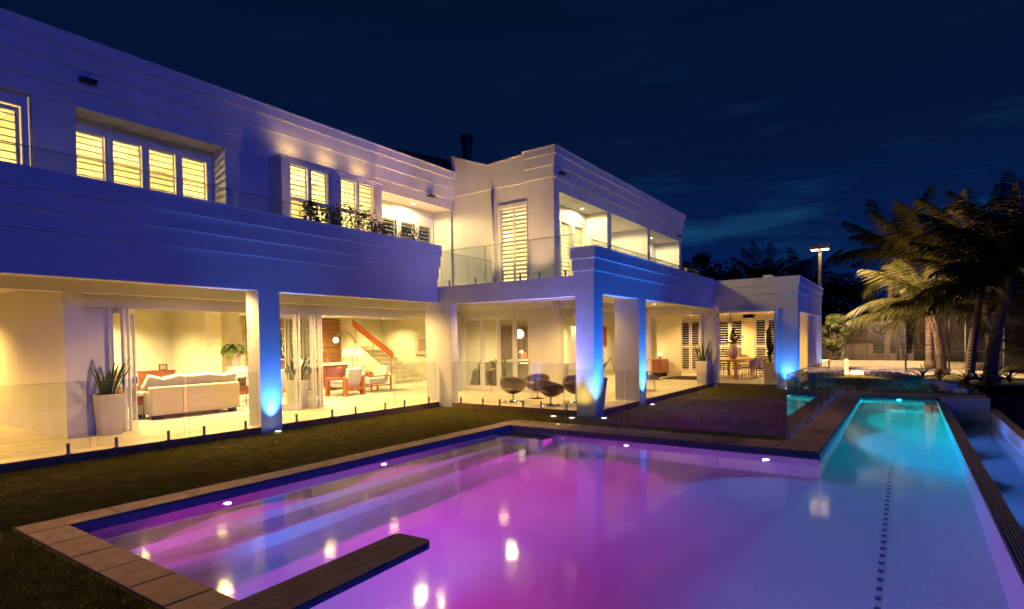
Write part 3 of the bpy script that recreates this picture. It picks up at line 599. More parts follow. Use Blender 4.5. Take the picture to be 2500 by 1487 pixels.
# balcony floor uplights that wash the upper fascia, hidden behind the parapet
for i, (x, y, e, c, a) in enumerate(((8.3, 10.95, 90, (1, .52, .17), (8.6, 11.8, 6.6)), (10.4, 10.95, 80, (1, .52, .20), (10.6, 11.8, 6.7)), (12.6, 11.1, 60, (1, .52, .24), (12.8, 11.8, 6.8)), (13.0, 9.6, 62, (1, .60, .25), (14, 10.2, 6.5)), (13.1, 8.5, 36, (1, .56, .28), (14, 8.7, 6.4)))):
    t = thing('balcony_uplight', ['warm uplight on balcony floor below the bay window', 'warm uplight on balcony floor by the flower pots', 'warm uplight on balcony floor at inner corner', 'warm uplight on wing balcony below the gable', 'warm uplight on wing balcony by the shuttered door'][i], 'uplight', (x, y, 3.152), group='balcony floor uplights')
    MB().lathe([(.07, 0), (.07, .05), (.055, .05)], 16).build('housing', MT['dark_metal'], t); MB().lathe([(.052, .051), (.052, .055)], 16).build('lens', MT['led_warm'], t)
    lamp('SPOT', 'balcony_lamp', (x, y, 3.22), e*6, c, t, a, 92, 1.0, .06)

for i, (x, l) in enumerate(((8.1, 'small warm strip light on left end of the bay window roof'), (9.1, 'small warm strip light at middle of the bay window roof'), (10.15, 'small warm strip light on right end of the bay window roof'))):
    t = thing('bay_uplight', l, 'uplight', (x, 11.46, 5.931), group='lights on the bay window roof'); MB().box(-.14, .14, -.03, .03, 0, .03).build('housing', MT['dark_metal'], t, loc=(0, 0, 0)); MB().box(-.12, .12, -.02, .02, .0305, .034).build('lens', MT['led_warm'], t, loc=(0, 0, 0))
    lamp('SPOT', 'bay_lamp', (x, 11.46, 6.0), 15, (1, .58, .18), t, (x+.15, 11.85, 6.75), 150, 1.0, .08)
# pool lights
def pool_light(x, y, z, n, label, energy, color, led, r=.06, aim=None, angle=150, radius=.035, lampoff=.05):
    t = thing('pool_light', label, 'pool light', (x, y, z), group='underwater pool lights'); nv = Vector(n)
    q = nv.to_track_quat('Z', 'Y').to_euler()
    MB().lathe([(r, 0), (r*1.35, 0), (r*1.35, .012), (r, .018)], 18, cap=False).build('bezel', MT['chrome'], t, loc=(0, 0, 0), rot=q)
    MB().lathe([(r, 0), (r*.9, .014), (r*.3, .022)], 18).build('lens', MT[led], t, loc=(0, 0, 0), rot=q)
    if energy:
        p = Vector((x, y, z))+nv*lampoff; lamp('SPOT', 'pool_lamp', p, energy, color, t, aim or p+nv+Vector((0, 0, -.05)), angle, 1.0, radius)
MAG = (1.0, .03, .80); PBL = (.05, .27, 1.0); PCY = (.0, .80, .80); PBL3 = (.01, .48, 1.0); PUR = (.62, .14, .95)
zl = -.42
pool_light(pxs, 4.13, zl, (-1, 0, 0), 'lit magenta pool lamp in far wall below the glass fence', 44, MAG, 'led_magenta', aim=(4.8, 4.5, -1.0), angle=124)
pool_light(pxs, 5.45, zl, (-1, 0, 0), 'faint magenta pool lamp in far wall near the steps', 40, MAG, 'led_magenta', .04, aim=(5, 5.6, -.9), angle=110)
pool_light(pxs, 1.80, zl, (-1, 0, 0), 'bright blue-white pool lamp in far wall near the paved corner', 60, PBL, 'led_blue', aim=(6, .3, -.8), angle=146)
pool_light(6.12, py1, -.27, (0, -1, 0), 'pool lamp in long wall under the lawn coping, farther one', 80, MAG, 'led_magenta', .05)
pool_light(3.64, py1, -.27, (0, -1, 0), 'pool lamp in long wall under the lawn coping, nearer one', 80, MAG, 'led_magenta', .05)
pool_light(10.36, pys, -.40, (0, -1, 0), 'small pool lamp round the corner of the paved walk', 14, PBL, 'led_cyan', .025)
pool_light(13.05, pys, -.40, (0, -1, 0), 'small pool lamp in middle of the narrow arm', 280, PBL3, 'led_cyan', .025)
pool_light(16.2, pys, -.40, (0, -1, 0), 'small pool lamp in the far turquoise part', 560, PCY, 'led_cyan', .025)
pool_light(px1, .15, -.27, (-1, 0, 0), 'turquoise pool lamp in the end wall of the narrow arm', 560, PCY, 'led_cyan', .05)
for (y, e, c, am, an, l) in ((5.6, 14, MAG, (4.6, 6.6, -.6), 90, 'unseen pool lamp added in near wall beside the steps'), (4.2, 100, PBL, (4.6, 4.9, -1.3), 90, 'unseen pool lamp added in near wall left of the diving board'), (2.6, 25, MAG, (5.4, 3.7, -1.1), 84, 'unseen pool lamp added in near wall under the diving board'), (.9, 70, PBL, (8, -.2, -1.2), 84, 'unseen pool lamp added in near wall right of the diving board'), (-.3, 52, PBL, (9, -.2, -1.2), 84, 'unseen pool lamp added in near wall by the overflow corner')):
    pool_light(px0, y, -.50, (1, 0, 0), l, e, c, 'led_blue', .05, aim=am, angle=an)  # hidden lamps added in the near wall to colour the pool floor
for i, (x, e) in enumerate(((17.0, 9), (14.3, 8), (11.6, 8), (8.9, 8), (6.2, 7))):
    pool_light(x, -.935, -.47, (0, -1, 0), ['lamp in catch trough nearest the end wall', 'second trough lamp from the end wall', 'third trough lamp from the end wall', 'fourth trough lamp from the end wall', 'trough lamp nearest the viewer'][i], e, (.10, .24, 1), 'led_blue', .035, angle=170, lampoff=.06)
    pool_light(x-1.35, -.935, -.68, (0, -1, 0), ['added submerged trough lamp just before the end wall', 'added submerged trough lamp second from the end wall', 'added submerged trough lamp third from the end wall', 'added submerged trough lamp fourth from the end wall', 'added submerged trough lamp closest to the lawn'][i], 240, (.08, .26, 1), 'led_blue', .025, angle=170, lampoff=.08)  # extra lamps added below the trough water to brighten its floor

# ================================================================== GLASS FENCES
def fence(name, label, runs, z0, z1, cat='glass fence', spig=None, sz=None, th=.012, rail=False):
    # runs: list of (ax,ay,bx,by) panels
    t = thing(name, label, cat, (runs[0][0], runs[0][1], z0), wc=True)
    for (ax, ay, bx_, by_) in runs:
        d = Vector((bx_-ax, by_-ay, 0)); L = d.length; ang = math.atan2(d.y, d.x)
        MB().box(0, L, -th/2, th/2, 0, z1-z0).build('pane', MT['fence_glass'], t, loc=Vector((ax, ay, z0))-t.location, rot=(0, 0, ang))
        if rail: MB().box(0, L, -.012, .012, 0, .012).build('top_rail', MT['metal'], t, loc=Vector((ax, ay, z1+.001))-t.location, rot=(0, 0, ang))
        else: MB().box(0, L, -th/2-.0005, th/2+.0005, 0, .004).build('polished_edge', MT['glass_edge'], t, loc=Vector((ax, ay, z1+.0005))-t.location, rot=(0, 0, ang))
        for a in (0, L): MB().box(-.0035 if a == 0 else .0005, -.0005 if a == 0 else .0035, -th/2, th/2, 0, z1-z0).build('polished_edge', MT['glass_edge'], t, loc=Vector((ax, ay, z0))+d.normalized()*a-t.location, rot=(0, 0, ang))
        if spig is not None:
            for f in ((.2, .8) if L < 1.6 else (.12, .5, .88)):
                p = Vector((ax, ay, 0))+d*f
                me = spig; inst(me, 'spigot', t, Vector((p.x, p.y, sz if sz is not None else z0))-t.location, (0, 0, ang))
    return t
sp_me = MB().lathe([(.045, 0), (.045, .012), (.024, .013), (.024, .15), (.018, .165)], 12).mesh('spigot', MT['metal'])
PY = 10.325
fence('glass_fence', 'frameless glass balustrade on terrace kerb before the living rooms', [(-2.0, PY, -.4, PY), (-.35, PY, 1.2, PY), (1.25, PY, 2.05, PY), (2.1, PY, 3.53, PY), (3.62, PY, 4.92, PY), (5.0, PY, 6.30, PY), (6.85, PY, 8.33, PY), (8.38, PY, 9.88, PY), (9.93, PY, 11.40, PY)], FZ+.06, 1.21, spig=sp_me, sz=FZ+.005)
fence('glass_fence', 'frameless glass balustrade on wing terrace step before the tub chairs', [(11.53, 9.82, 11.53, 8.62), (11.53, 8.57, 11.53, 7.40), (11.53, 7.35, 11.53, 6.20)], FZ+.06, 1.21, spig=sp_me, sz=FZ+.005)
PX = 10.22
fence('pool_fence', 'tall frameless glass pool fence along paved strip between lawn and deep end', [(PX, 5.76, PX, 4.45), (PX, 4.40, PX, 3.02), (PX, 2.97, PX, 1.60)], .05, 1.14, spig=None)
fence('pool_fence', 'frameless glass pool fence receding beside the paved walk', [(PX+.02+i*1.33, 1.60, PX+.02+i*1.33+1.29, 1.60) for i in range(8)], .05, 1.14, spig=sp_me, sz=.017)
fence('pool_fence', 'frameless glass pool fence across the far end of the pool', [(20.84, 1.56, 20.84, .40), (20.84, .36, 20.84, -.78), (20.84, -.82, 20.84, -1.86)], .05, 1.18, spig=sp_me, sz=.017)
fence('balcony_glass', 'low glass balustrade above the long blue parapet', [(-3, 10.52, 1.2, 10.52), (1.25, 10.52, 6.05, 10.52), (6.13, 10.52, 8.6, 10.52), (8.65, 10.52, 11.45, 10.52)], 4.2, 4.66, rail=True)
fence('balcony_glass', 'clear glass balustrade over the beam of the wing balcony', [(11.62, 10.28, 11.62, 8.82), (11.62, 8.78, 11.62, 7.46), (11.62, 7.42, 11.62, 6.24)], 3.26, 4.15, rail=True, spig=sp_me, sz=3.201)
fence('balcony_glass', 'glass balustrade behind the wing parapet facing the pool', [(11.98+i*1.39, 5.99, 11.98+i*1.39+1.36, 5.99) for i in range(6)], 3.2, 4.06, rail=True)
fence('balcony_glass', 'short glass balustrade between main balcony and the wing wall', [(11.66, 10.32, 12.8, 10.32), (12.84, 10.32, 13.96, 10.32)], 3.26, 4.15, rail=True)

# deck lids
for (x, y, l) in ((10.16, 5.95, 'round bronze lid in paving beside the lawn corner'), (9.95, 2.66, 'round bronze lid in paving strip below the glass fence'), (11.78, 1.30, 'round lid in paved walk near the pool corner'), (18.04, 1.25, 'round lid in paved walk near the far end')):
    t = thing('deck_lid', l, 'lid', (x, y, .0165), group='round lids in the paving'); MB().lathe([(.125, 0), (.125, .004), (.11, .008)], 24).build('rim', MT['metal'], t); MB().lathe([(.10, .009), (.10, .012)], 24).build('cover', MT['orange_wood'], t)
# diving board
t = thing('diving_board', 'dark non-slip diving board reaching over the pool from the lawn', 'diving board', (.9, 2.87, 0), R(3.6))
b = MB(); n = 8; w = .172
prof = [(-.75, 0)]
pts = [(-.75, -w), (2.10, -w)]+[(2.10+.06*math.sin(a), -w+.06-.06*math.cos(a)) for a in (.5, 1, 1.57)]+[(2.16-.06+.06*math.cos(a), w-.06+.06*math.sin(a)) for a in (0, .5, 1, 1.57)]+[(-.75, w)]
b.prism(pts, 2, .286, .303); b.build('deck', MT['board_deck'], t, loc=(0, 0, 0))
MB().prism(pts, 2, .252, .2855).build('edge', MT['board_edge'], t, loc=(0, 0, 0))
MB().box(-.5, -.2, -.16, .16, 0, .25).box(.45, .6, -.2, .2, 0, .07).build('stand', MT['metal'], t, loc=(0, 0, 0)); MB().tube([(.52, -.19, .2), (.52, .19, .2)], .05, 10).build('fulcrum', MT['metal'], t, loc=(0, 0, 0))

# ================================================================== FURNITURE
def cushion(sx, sy, sz, m, parent, loc, rot=(0, 0, 0), name='cushion', r=None):
    bm = bmesh.new(); bmesh.ops.create_cube(bm, size=1); bmesh.ops.scale(bm, vec=(sx, sy, sz), verts=bm.verts)
    bmesh.ops.bevel(bm, geom=list(bm.edges), offset=r or min(sx, sy, sz)*.32, segments=3, profile=.6, affect='EDGES', clamp_overlap=True)
    me = bpy.data.meshes.new(name); bm.to_mesh(me); bm.free(); me.materials.append(m); me.polygons.foreach_set('use_smooth', [True]*len(me.polygons))
    return inst(me, name, parent, loc, rot)
def bx(name, m, parent, *boxes, bevel=0, loc=(0, 0, 0), rot=None):
    b = MB()
    for q in boxes: b.box(*q)
    return b.build(name, m, parent, loc=loc, rot=rot, bevel=bevel)
# sofa seen from behind
t = thing('sofa', 'long beige sofa seen from behind in the left living room', 'sofa', (6.70, 13.85, FZ))
cushion(1.98, .20, .62, MT['sofa_fabric'], t, (0, -.40, .40), name='backrest', r=.04); cushion(1.60, .75, .22, MT['sofa_fabric'], t, (0, .06, .21), name='seat', r=.03)
for s in (-1, 1): cushion(.20, .80, .50, MT['sofa_fabric'], t, (s*.89, .08, .34), name='armrest', r=.05)
for k in range(3): cushion(.54, .66, .16, MT['cushion'], t, ((k-1)*.55, .10, .40), name='seat_cushion')
for (x, a, zz) in ((-.78, .5, .80), (-.52, -.35, .79), (-.18, .12, .82), (.22, -.08, .82), (.60, .2, .80), (.84, -.2, .80)): cushion(.44, .16, .36, MT['cushion'], t, (x, -.16, zz-.05), (.35, a*.6, a*.25), 'pillow')
for (x, y) in ((-.85, -.38), (.85, -.38), (-.85, .4), (.85, .4)): bx('foot', MT['black'], t, (x-.07, x+.07, y-.07, y+.07, 0, .10))
def table_lamp(x, y, z, label, base_m, sw=.2, sh=.26, stem=.22, e=16):
    t = thing('table_lamp', label, 'table lamp', (x, y, z), group='table lamps')
    bx('base', base_m, t, (-.09, .09, -.06, .06, .02, stem-.02), (-.11, .11, -.07, .07, 0, .02)); MB().tube([(0, 0, stem-.02), (0, 0, stem+.1)], .008, 8).build('stem', MT['metal'], t, loc=(0, 0, 0))
    MB().lathe([(sw, stem+.02), (sw*.97, stem+.02+sh)], 28, cap=False).build('shade', MT['shade_glow'], t, loc=(0, 0, 0), smooth=True)
    MB().lathe([(.03, stem+.02), (.045, stem+.08), (.03, stem+.16)], 12).build('bulb', MT['lamp_soft'], t, loc=(0, 0, 0), smooth=True)
    lamp('POINT', 'table_lamp_bulb', (x, y, z+stem+sh+.08), e, WARM, t, radius=.08)
def side_table(x, y, label, top=.62):
    t = thing('side_table', label, 'side table', (x, y, FZ), group='side tables'); bx('drawer', MT['red_wood'], t, (-.22, .22, -.2, .2, top-.2, top-.02), bevel=.006); bx('top', MT['red_wood'], t, (-.24, .24, -.22, .22, top-.019, top))
    for sx in (-.2, .2):
        for sy in (-.18, .18): bx('leg', MT['metal'], t, (sx-.01, sx+.01, sy-.01, sy+.01, 0, top-.2))
    bx('stretcher', MT['metal'], t, (-.19, .19, -.185, -.175, .1, .115), (-.19, .19, .175, .185, .1, .115))
side_table(5.50, 13.95, 'dark side table with lamp at left arm of the beige sofa', .52); table_lamp(5.50, 13.95, FZ+.522, 'glowing drum table lamp left of the beige sofa', MT['dark_leather'], .19, .28, .20, 14)
side_table(8.28, 14.25, 'red-brown side table with thin metal legs right of the beige sofa', .52); table_lamp(8.26, 14.25, FZ+.522, 'square-based table lamp with wide shade right of the beige sofa', MT['brown_cabinet'], .23, .26, .24, 14)
t = thing('sideboard', 'polished red wooden sideboard with square pale pulls against back wall', 'sideboard', (7.05, 16.9, FZ))
bx('carcass', MT['red_wood'], t, (-.85, .70, -.22, .22, .12, .90), bevel=.006); bx('top', MT['red_wood'], t, (-.87, .72, -.24, .24, .901, .93)); 
for k in range(4):
    d = bx('door', MT['red_wood'], t, (-.84+k*.385, -.84+k*.385+.375, -.238, -.2205, .15, .88)); MB().box(-.84+k*.385+.15, -.84+k*.385+.22, -.252, -.2385, .70, .77).build('pull', MT['planter_white'], d, loc=(0, 0, 0))
for sx in (-.8, .65): bx('leg', MT['red_wood'], t, (sx-.03, sx+.03, -.18, -.12, 0, .12), (sx-.03, sx+.03, .12, .18, 0, .12))
t = thing('photo_frame', 'small dark photo frame standing on the red sideboard', 'photo frame', (7.50, 16.82, FZ+.931)); bx('frame', MT['dark_leather'], t, (-.11, .11, -.015, .0, 0, .17)); bx('print', MT['art_print'], t, (-.075, .075, -.018, -.0155, .03, .14))
# plant on a tall tapered pot
def leaf_mesh(L, W, m, bend=.5, n=5, name='leaf', fold=.12):
    b = MB(); vs = []
    for i in range(n+1):
        u = i/n; w = W*math.sin(math.pi*min(1, .12+u*.88))**.8*(1-.25*u) if i < n else .002; x = L*u*math.cos(bend*u*.8); z = L*u*math.sin(-bend*u)*.8+L*.18*math.sin(u*2)
        vs += [(x, -w/2, z+w*fold), (x, 0, z), (x, w/2, z+w*fold)]
    fs = []
    for i in range(n):
        a = i*3; fs += [(a, a+1, a+4, a+3), (a+1, a+2, a+5, a+4)]
    b.add(vs, fs); return b.mesh(name, m, True)
t = thing('potted_plant', 'broad drooping leafy plant in tall tapered brown pot behind the sofa', 'plant', (8.72, 15.4, FZ))
MB().frust(0, 0, .0, 1.0, .16, .16, .16, .16).build('pedestal', MT['cream_wall'], t, loc=(0, 0, 0)); MB().frust(0, 0, 1.001, 1.45, .09, .09, .15, .15).build('pot', MT['ceramic'], t, loc=(0, 0, 0))
lm = [leaf_mesh(.42, .24, MT['monstera_leaf'], 1.1), leaf_mesh(.34, .20, MT['monstera_leaf'], 1.4)]
for k in range(22):
    a = k*2.4; inst(random.choice(lm), 'leaf', t, (.06*math.cos(a), .06*math.sin(a), 1.45+.14*random.random()), (random.uniform(-.3, .3), random.uniform(-.5, .25), a))
# planters with snake plants
def snake_leaf(L, W, lean, m):
    b = MB(); vs = []; n = 6
    for i in range(n+1):
        u = i/n; w = W*(1-.15*abs(u-.4))*(1 if u < .7 else max(.02, (1-u)/.3)); y = lean*u*u*L; tw = .4*u
        vs += [(-w/2*math.cos(tw), y-w/2*math.sin(tw), L*u), (0, y+.012, L*u), (w/2*math.cos(tw), y+w/2*math.sin(tw), L*u)]
    fs = []
    for i in range(n): a = i*3; fs += [(a, a+1, a+4, a+3), (a+1, a+2, a+5, a+4)]
    return b.add(vs, fs).mesh('leaf', m, True)
SL = [snake_leaf(.62, .055, .1, MT['snake_leaf']), snake_leaf(.5, .06, .25, MT['snake_leaf']), snake_leaf(.7, .05, .18, MT['snake_leaf'])]
def planter(x, y, label, h=.74, w0=.15, w1=.21, rz=0, n=15, s=1.0, m='planter_white'):
    t = thing('planter', label, 'planter', (x, y, FZ), rz, group='tall tapered planters with snake plants')
    b = MB().frust(0, 0, 0, h, w0, w0, w1, w1); o = b.build('pot', MT[m], t, loc=(0, 0, 0), bevel=.006); MB().box(-w1+.03, w1-.03, -w1+.03, w1-.03, h+.0005, h+.006).build('soil', MT['soil'], t, loc=(0, 0, 0))
    for k in range(n):
        a = k*2.399; r = (w1-.07)*math.sqrt((k+.5)/n); inst(SL[k % 3], 'leaf', t, (r*math.cos(a), r*math.sin(a), h), (random.uniform(-.12, .12)-.25*r/w1, random.uniform(-.1, .1), a-1.57), (s, s, s*random.uniform(.7, 1.1)))
planter(4.42, 12.03, 'white tapered planter with snake plant beside the wide beige pier'); planter(8.62, 12.40, 'tapered planter with snake plant behind the folded doors of the stair room', .72)
planter(12.42, 6.12, 'planter with tall snake plant just behind the corner column', .70, s=1.1); planter(14.98, 6.10, 'planter with snake plant tucked behind second wing column', .70)
planter(20.68, 5.97, 'planter with snake plant against the pier between wing and pavilion', .80, s=1.05)
# banana plant at pavilion
t = thing('potted_plant', 'broad-leaved plant in white planter inside the pavilion opening', 'plant', (21.75, 3.95, FZ)); MB().frust(0, 0, 0, .74, .15, .15, .2, .2).build('pot', MT['planter_white'], t, loc=(0, 0, 0))
bm_ = leaf_mesh(.6, .26, MT['tree_leaf'], .2); sm_ = leaf_mesh(.34, .16, MT['tree_leaf'], .8)
for k, (z, tl) in enumerate(((1.1, -1.1), (1.35, -1.2), (.95, -.9), (1.5, -1.4))): inst(bm_, 'leaf', t, (0, 0, z), (0, tl, k*1.7+.6))
for k in range(10): inst(sm_, 'leaf', t, (0, 0, .78+.035*k), (0, random.uniform(-.6, .1), k*2.4))
MB().tube([(0, 0, .72), (.02, 0, 1.2), (0, .02, 1.6)], .02, 8).build('stem', MT['tree_leaf'], t, loc=(0, 0, 0))
# stair room: rug, armchairs, console, lamps, staircase
t = thing('striped_rug', 'dark and pale striped rug under the white armchairs', 'rug', (12.5, 15.0, FZ)); bx('pile', MT['rug_light'], t, (-1.55, 1.55, -1.15, 1.3, .001, .012))
for k in range(13): bx('stripe', MT['rug_dark'], t, (-1.54, 1.54, -1.12+k*.185, -1.12+k*.185+.07, .0125, .015))
def armchair(x, y, rz, label, thick):
    t = thing('armchair', label, 'armchair', (x, y, FZ+.016), rz, group='white armchairs'); W = MT['white_leather']; O = MT['orange_wood']
    cushion(.62, .66, .20, W, t, (0, .02, .33), name='seat', r=.05); cushion(.62, .16, .52, W, t, (0, -.34, .58), (.22, 0, 0), 'backrest', r=.05)
    if thick:
        for s in (-1, 1): bx('side_frame', O, t, (s*.39-.05, s*.39+.05, -.42, -.30, 0, .55), (s*.39-.05, s*.39+.05, .28, .38, 0, .55), (s*.39-.05, s*.39+.05, -.3, .28, .48, .55))
        bx('rail', O, t, (-.34, .34, -.40, -.34, .14, .24)); bx('rail', O, t, (-.34, .34, .30, .36, .14, .24))
    else:
        for s in (-1, 1):
            bx('armrest', O, t, (s*.38-.04, s*.38+.04, -.36, .40, .49, .52)); bx('leg', O, t, (s*.38-.02, s*.38+.02, .30, .35, 0, .22)); bx('leg', O, t, (s*.38-.02, s*.38+.02, -.45, -.40, 0, .52)); bx('rail', O, t, (s*.38-.02, s*.38+.02, -.4, .3, .18, .22))
armchair(11.62, 14.30, R(10), 'white armchair with thick orange timber frame, back turned to the terrace', True)
armchair(12.95, 14.50, R(82), 'slender-armed white armchair in profile before the staircase', False)
armchair(13.9, 16.35, R(150), 'white armchair farthest back by the console, orange frame', True); armchair(10.6, 15.2, R(-70), 'white armchair half hidden by the folded doors', True)
t = thing('console_table', 'long pale console table before the timber wall', 'console', (13.0, 17.0, FZ)); bx('top', MT['stone_top'], t, (-1.3, 1.25, -.22, .22, .82, .90), bevel=.008); bx('cabinet', MT['red_wood'], t, (-1.0, 1.0, -.15, .18, .05, .819)); 
for s in (-1.2, 1.15): bx('leg', MT['metal'], t, (s-.03, s+.03, -.18, .18, 0, .819))
def bottle(x, y, h, m, label, z=FZ+.901):
    o = MB().lathe([(.035, 0), (.037, h*.55), (.014, h*.72), (.014, h)], 12).build('bottle', m, None, loc=(x, y, z), smooth=True); tag(o, label, 'bottle', 'bottles on the console')
bottle(12.45, 16.95, .30, MT['ceramic'], 'tall brown bottle on console beside lilies'); bottle(12.25, 17.05, .22, MT['stone_top'], 'short pale bottle on console'); bottle(13.1, 17.0, .2, MT['metal'], 'small metal decanter on console')
t = thing('flower_vase', 'white flowers in slim vase on the console', 'vase', (12.75, 16.92, FZ+.901)); MB().lathe([(.05, 0), (.06, .12), (.03, .22), (.04, .26)], 14).build('vase', MT['stone_top'], t, loc=(0, 0, 0), smooth=True)
fl = leaf_mesh(.2, .08, MT['monstera_leaf'], -.6); wl = leaf_mesh(.12, .09, MT['rug_light'], .3)
for k in range(7): inst(fl, 'leaf', t, (0, 0, .25), (0, -1.0+.1*k, k*.9))
for k in range(6): inst(wl, 'petal', t, (.05*math.cos(k), .05*math.sin(k), .42+.03*k), (0, -.6, k*1.1))
# timber feature wall with wine rack
t = thing('timber_wall', 'horizontal timber feature wall with mirrored wine rack behind the console', 'feature wall', (13.4, 19.4, FZ), wc=True)
zz = FZ+.5
while zz < 2.62: bx('panel', MT['panel_wood'], t, (11.4, 15.5, 19.30, 19.36, zz, min(zz+.215, 2.66)), loc=-t.location); zz += .235
bx('backing', MT['stone_top'], t, (11.4, 15.5, 19.361, 19.48, FZ, 2.68), loc=-t.location)
bx('rack_frame', MT['stone_top'], t, (11.9, 11.98, 19.2, 19.295, 1.12, 2.32), (14.3, 14.38, 19.2, 19.295, 1.12, 2.32), (11.98, 14.3, 19.2, 19.295, 1.12, 1.18), (11.98, 14.3, 19.2, 19.295, 2.26, 2.32), loc=-t.location); bx('mirror', MT['brown_cabinet'], t, (11.98, 14.3, 19.28, 19.295, 1.18, 2.26), loc=-t.location)
for i in range(5): bx('shelf', MT['chrome'], t, (11.99, 13.3, 19.2, 19.278, 1.30+i*.19, 1.31+i*.19), loc=-t.location)
wb = MB().lathe([(.036, 0), (.036, .10), (.013, .13), (.013, .165)], 10).mesh('wine_bottle', MT['stone_top'])
for i in range(5):
    for j in range(9): inst(wb, 'bottle', t, Vector((12.06+j*.145+random.uniform(-.02, .02), 19.24, 1.311+i*.19))-t.location)
# arc lamp and lampshade
t = thing('arc_lamp', 'arching floor lamp with bare glowing globe before the timber wall', 'floor lamp', (14.9, 17.6, FZ)); MB().lathe([(.16, 0), (.16, .04), (.03, .05)], 20).build('base', MT['dark_metal'], t, loc=(0, 0, 0))
MB().tube([(0, 0, .05), (0, 0, 1.2), (-.15, -.05, 1.75), (-.6, -.2, 2.05), (-1.0, -.3, 2.0), (-1.25, -.35, 1.82)], .012, 8).build('arm', MT['dark_metal'], t, loc=(0, 0, 0), smooth=True)
MB().lathe([(.02, -.10), (.075, -.07), (.10, 0), (.075, .07), (.02, .10)], 18, (-1.25, -.35, 1.72)).build('globe', MT['lamp_warm'], t, loc=(0, 0, 0), smooth=True); lamp('POINT', 'arc_lamp_bulb', (13.65, 17.1, FZ+1.72), 60, WARM, t, radius=.12)
t = thing('floor_lamp', 'white drum-shaded floor lamp in front of bright wall', 'floor lamp', (13.45, 16.1, FZ)); MB().tube([(0, 0, 0), (0, 0, 1.25)], .012, 8).build('stem', MT['metal'], t, loc=(0, 0, 0)); MB().lathe([(.36, 1.16), (.30, 1.42)], 28, cap=False).build('shade', MT['shade_glow'], t, loc=(0, 0, 0), smooth=True); MB().lathe([(.15, 0), (.15, .02)], 20).build('base', MT['metal'], t, loc=(0, 0, 0)); lamp('POINT', 'floor_lamp_bulb', (13.45, 16.1, FZ+1.3), 60, WARM, t, radius=.08)
t = thing('staircase', 'pale stone staircase rising into the house behind the armchairs', 'staircase', (16.3, 16.2, FZ))
for k in range(9): bx('step', MT['travertine'], t, (-.75, .75, k*.28, k*.28+.31, 0 if k == 0 else k*.165-.12, (k+1)*.165))
bx('stringer', MT['cream_wall'], t, (-.85, -.751, 0, 2.6, 0, .001), loc=(0, 0, 0)); MB().prism([(-.05, 0), (-.05, .25), (2.6, 1.85), (2.6, 0)], 0, -.86, -.752).build('side_wall', MT['cream_wall'], t, loc=(0, 0, 0))
MB().prism([(.0, .98), (.0, 1.24), (2.3, 2.55), (2.3, 2.29)], 0, -.84, -.79).build('handrail_panel', MT['orange_wood'], t, loc=(0, 0, 0)); 
for y in (.1, 1.1, 2.1): bx('baluster', MT['metal'], t, (-.825, -.805, y-.01, y+.01, .25+y*.6, 1.02+y*.57))
t = thing('framed_picture', 'pale framed picture on bright wall beside the stairs', 'picture', (17.97, 16.95, 1.62)); bx('frame', MT['rug_light'], t, (-.03, .02, -.5, .48, -.42, .40)); bx('print', MT['art_print'], t, (-.034, -.0305, -.33, .30, -.27, .26))
# tub chairs on wing terrace
def tub_chair(x, y, rz, label):
    t = thing('tub_chair', label, 'tub chair', (x, y, FZ), rz, group='egg-shaped tub chairs')
    n = 28; b = MB(); rows = 9
    for lay in (0, 1):
        for i in range(rows+1):
            u = i/rows
            for k in range(n):
                a = 2*math.pi*k/n; back = .5+.5*math.cos(a)
                zt = .47+.21*back**1.2; z0 = .20
                z = z0+(zt-z0)*u**1.15; r = (.36*math.sin(min(1.0, .08+u*.98)*math.pi*.55)**.75)*(1-.05*u*u); r -= .035*lay
                b.v.append((r*math.cos(a), r*math.sin(a)*1.02, z+(.03 if lay else 0)*(1-u)))
    for lay in (0, 1):
        o = lay*(rows+1)*n
        for i in range(rows):
            for k in range(n): k2 = (k+1) % n; b.f.append((o+i*n+k, o+i*n+k2, o+(i+1)*n+k2, o+(i+1)*n+k))
        b.f.append(tuple(o+k for k in range(n)))
    o1 = rows*n; o2 = (rows+1)*n+rows*n
    for k in range(n): k2 = (k+1) % n; b.f.append((o1+k, o1+k2, o2+k2, o2+k))
    b.build('shell', MT['dark_leather'], t, loc=(0, 0, 0), smooth=True)
    MB().lathe([(.01, .40), (.26, .40), (.285, .37), (.27, .33), (.01, .33)], 24).build('seat_cushion', MT['fabric_light'], t, loc=(0, 0, 0), smooth=True)
    MB().lathe([(.025, .015), (.025, .2)], 14).build('pedestal', MT['chrome'], t, loc=(0, 0, 0)); MB().lathe([(.25, 0), (.25, .008), (.10, .022), (.035, .05)], 28).build('base', MT['chrome'], t, loc=(0, 0, 0), smooth=True)
tub_chair(12.52, 8.60, R(200), 'brown egg-shaped tub chair nearest the wing doors'); tub_chair(12.28, 7.30, R(150), 'brown egg-shaped tub chair in front, nearest the corner column')
tub_chair(13.5, 8.45, R(20), 'brown egg-shaped tub chair behind, between the two front ones'); tub_chair(13.25, 7.10, R(40), 'pale-cushioned tub chair half behind the corner column')
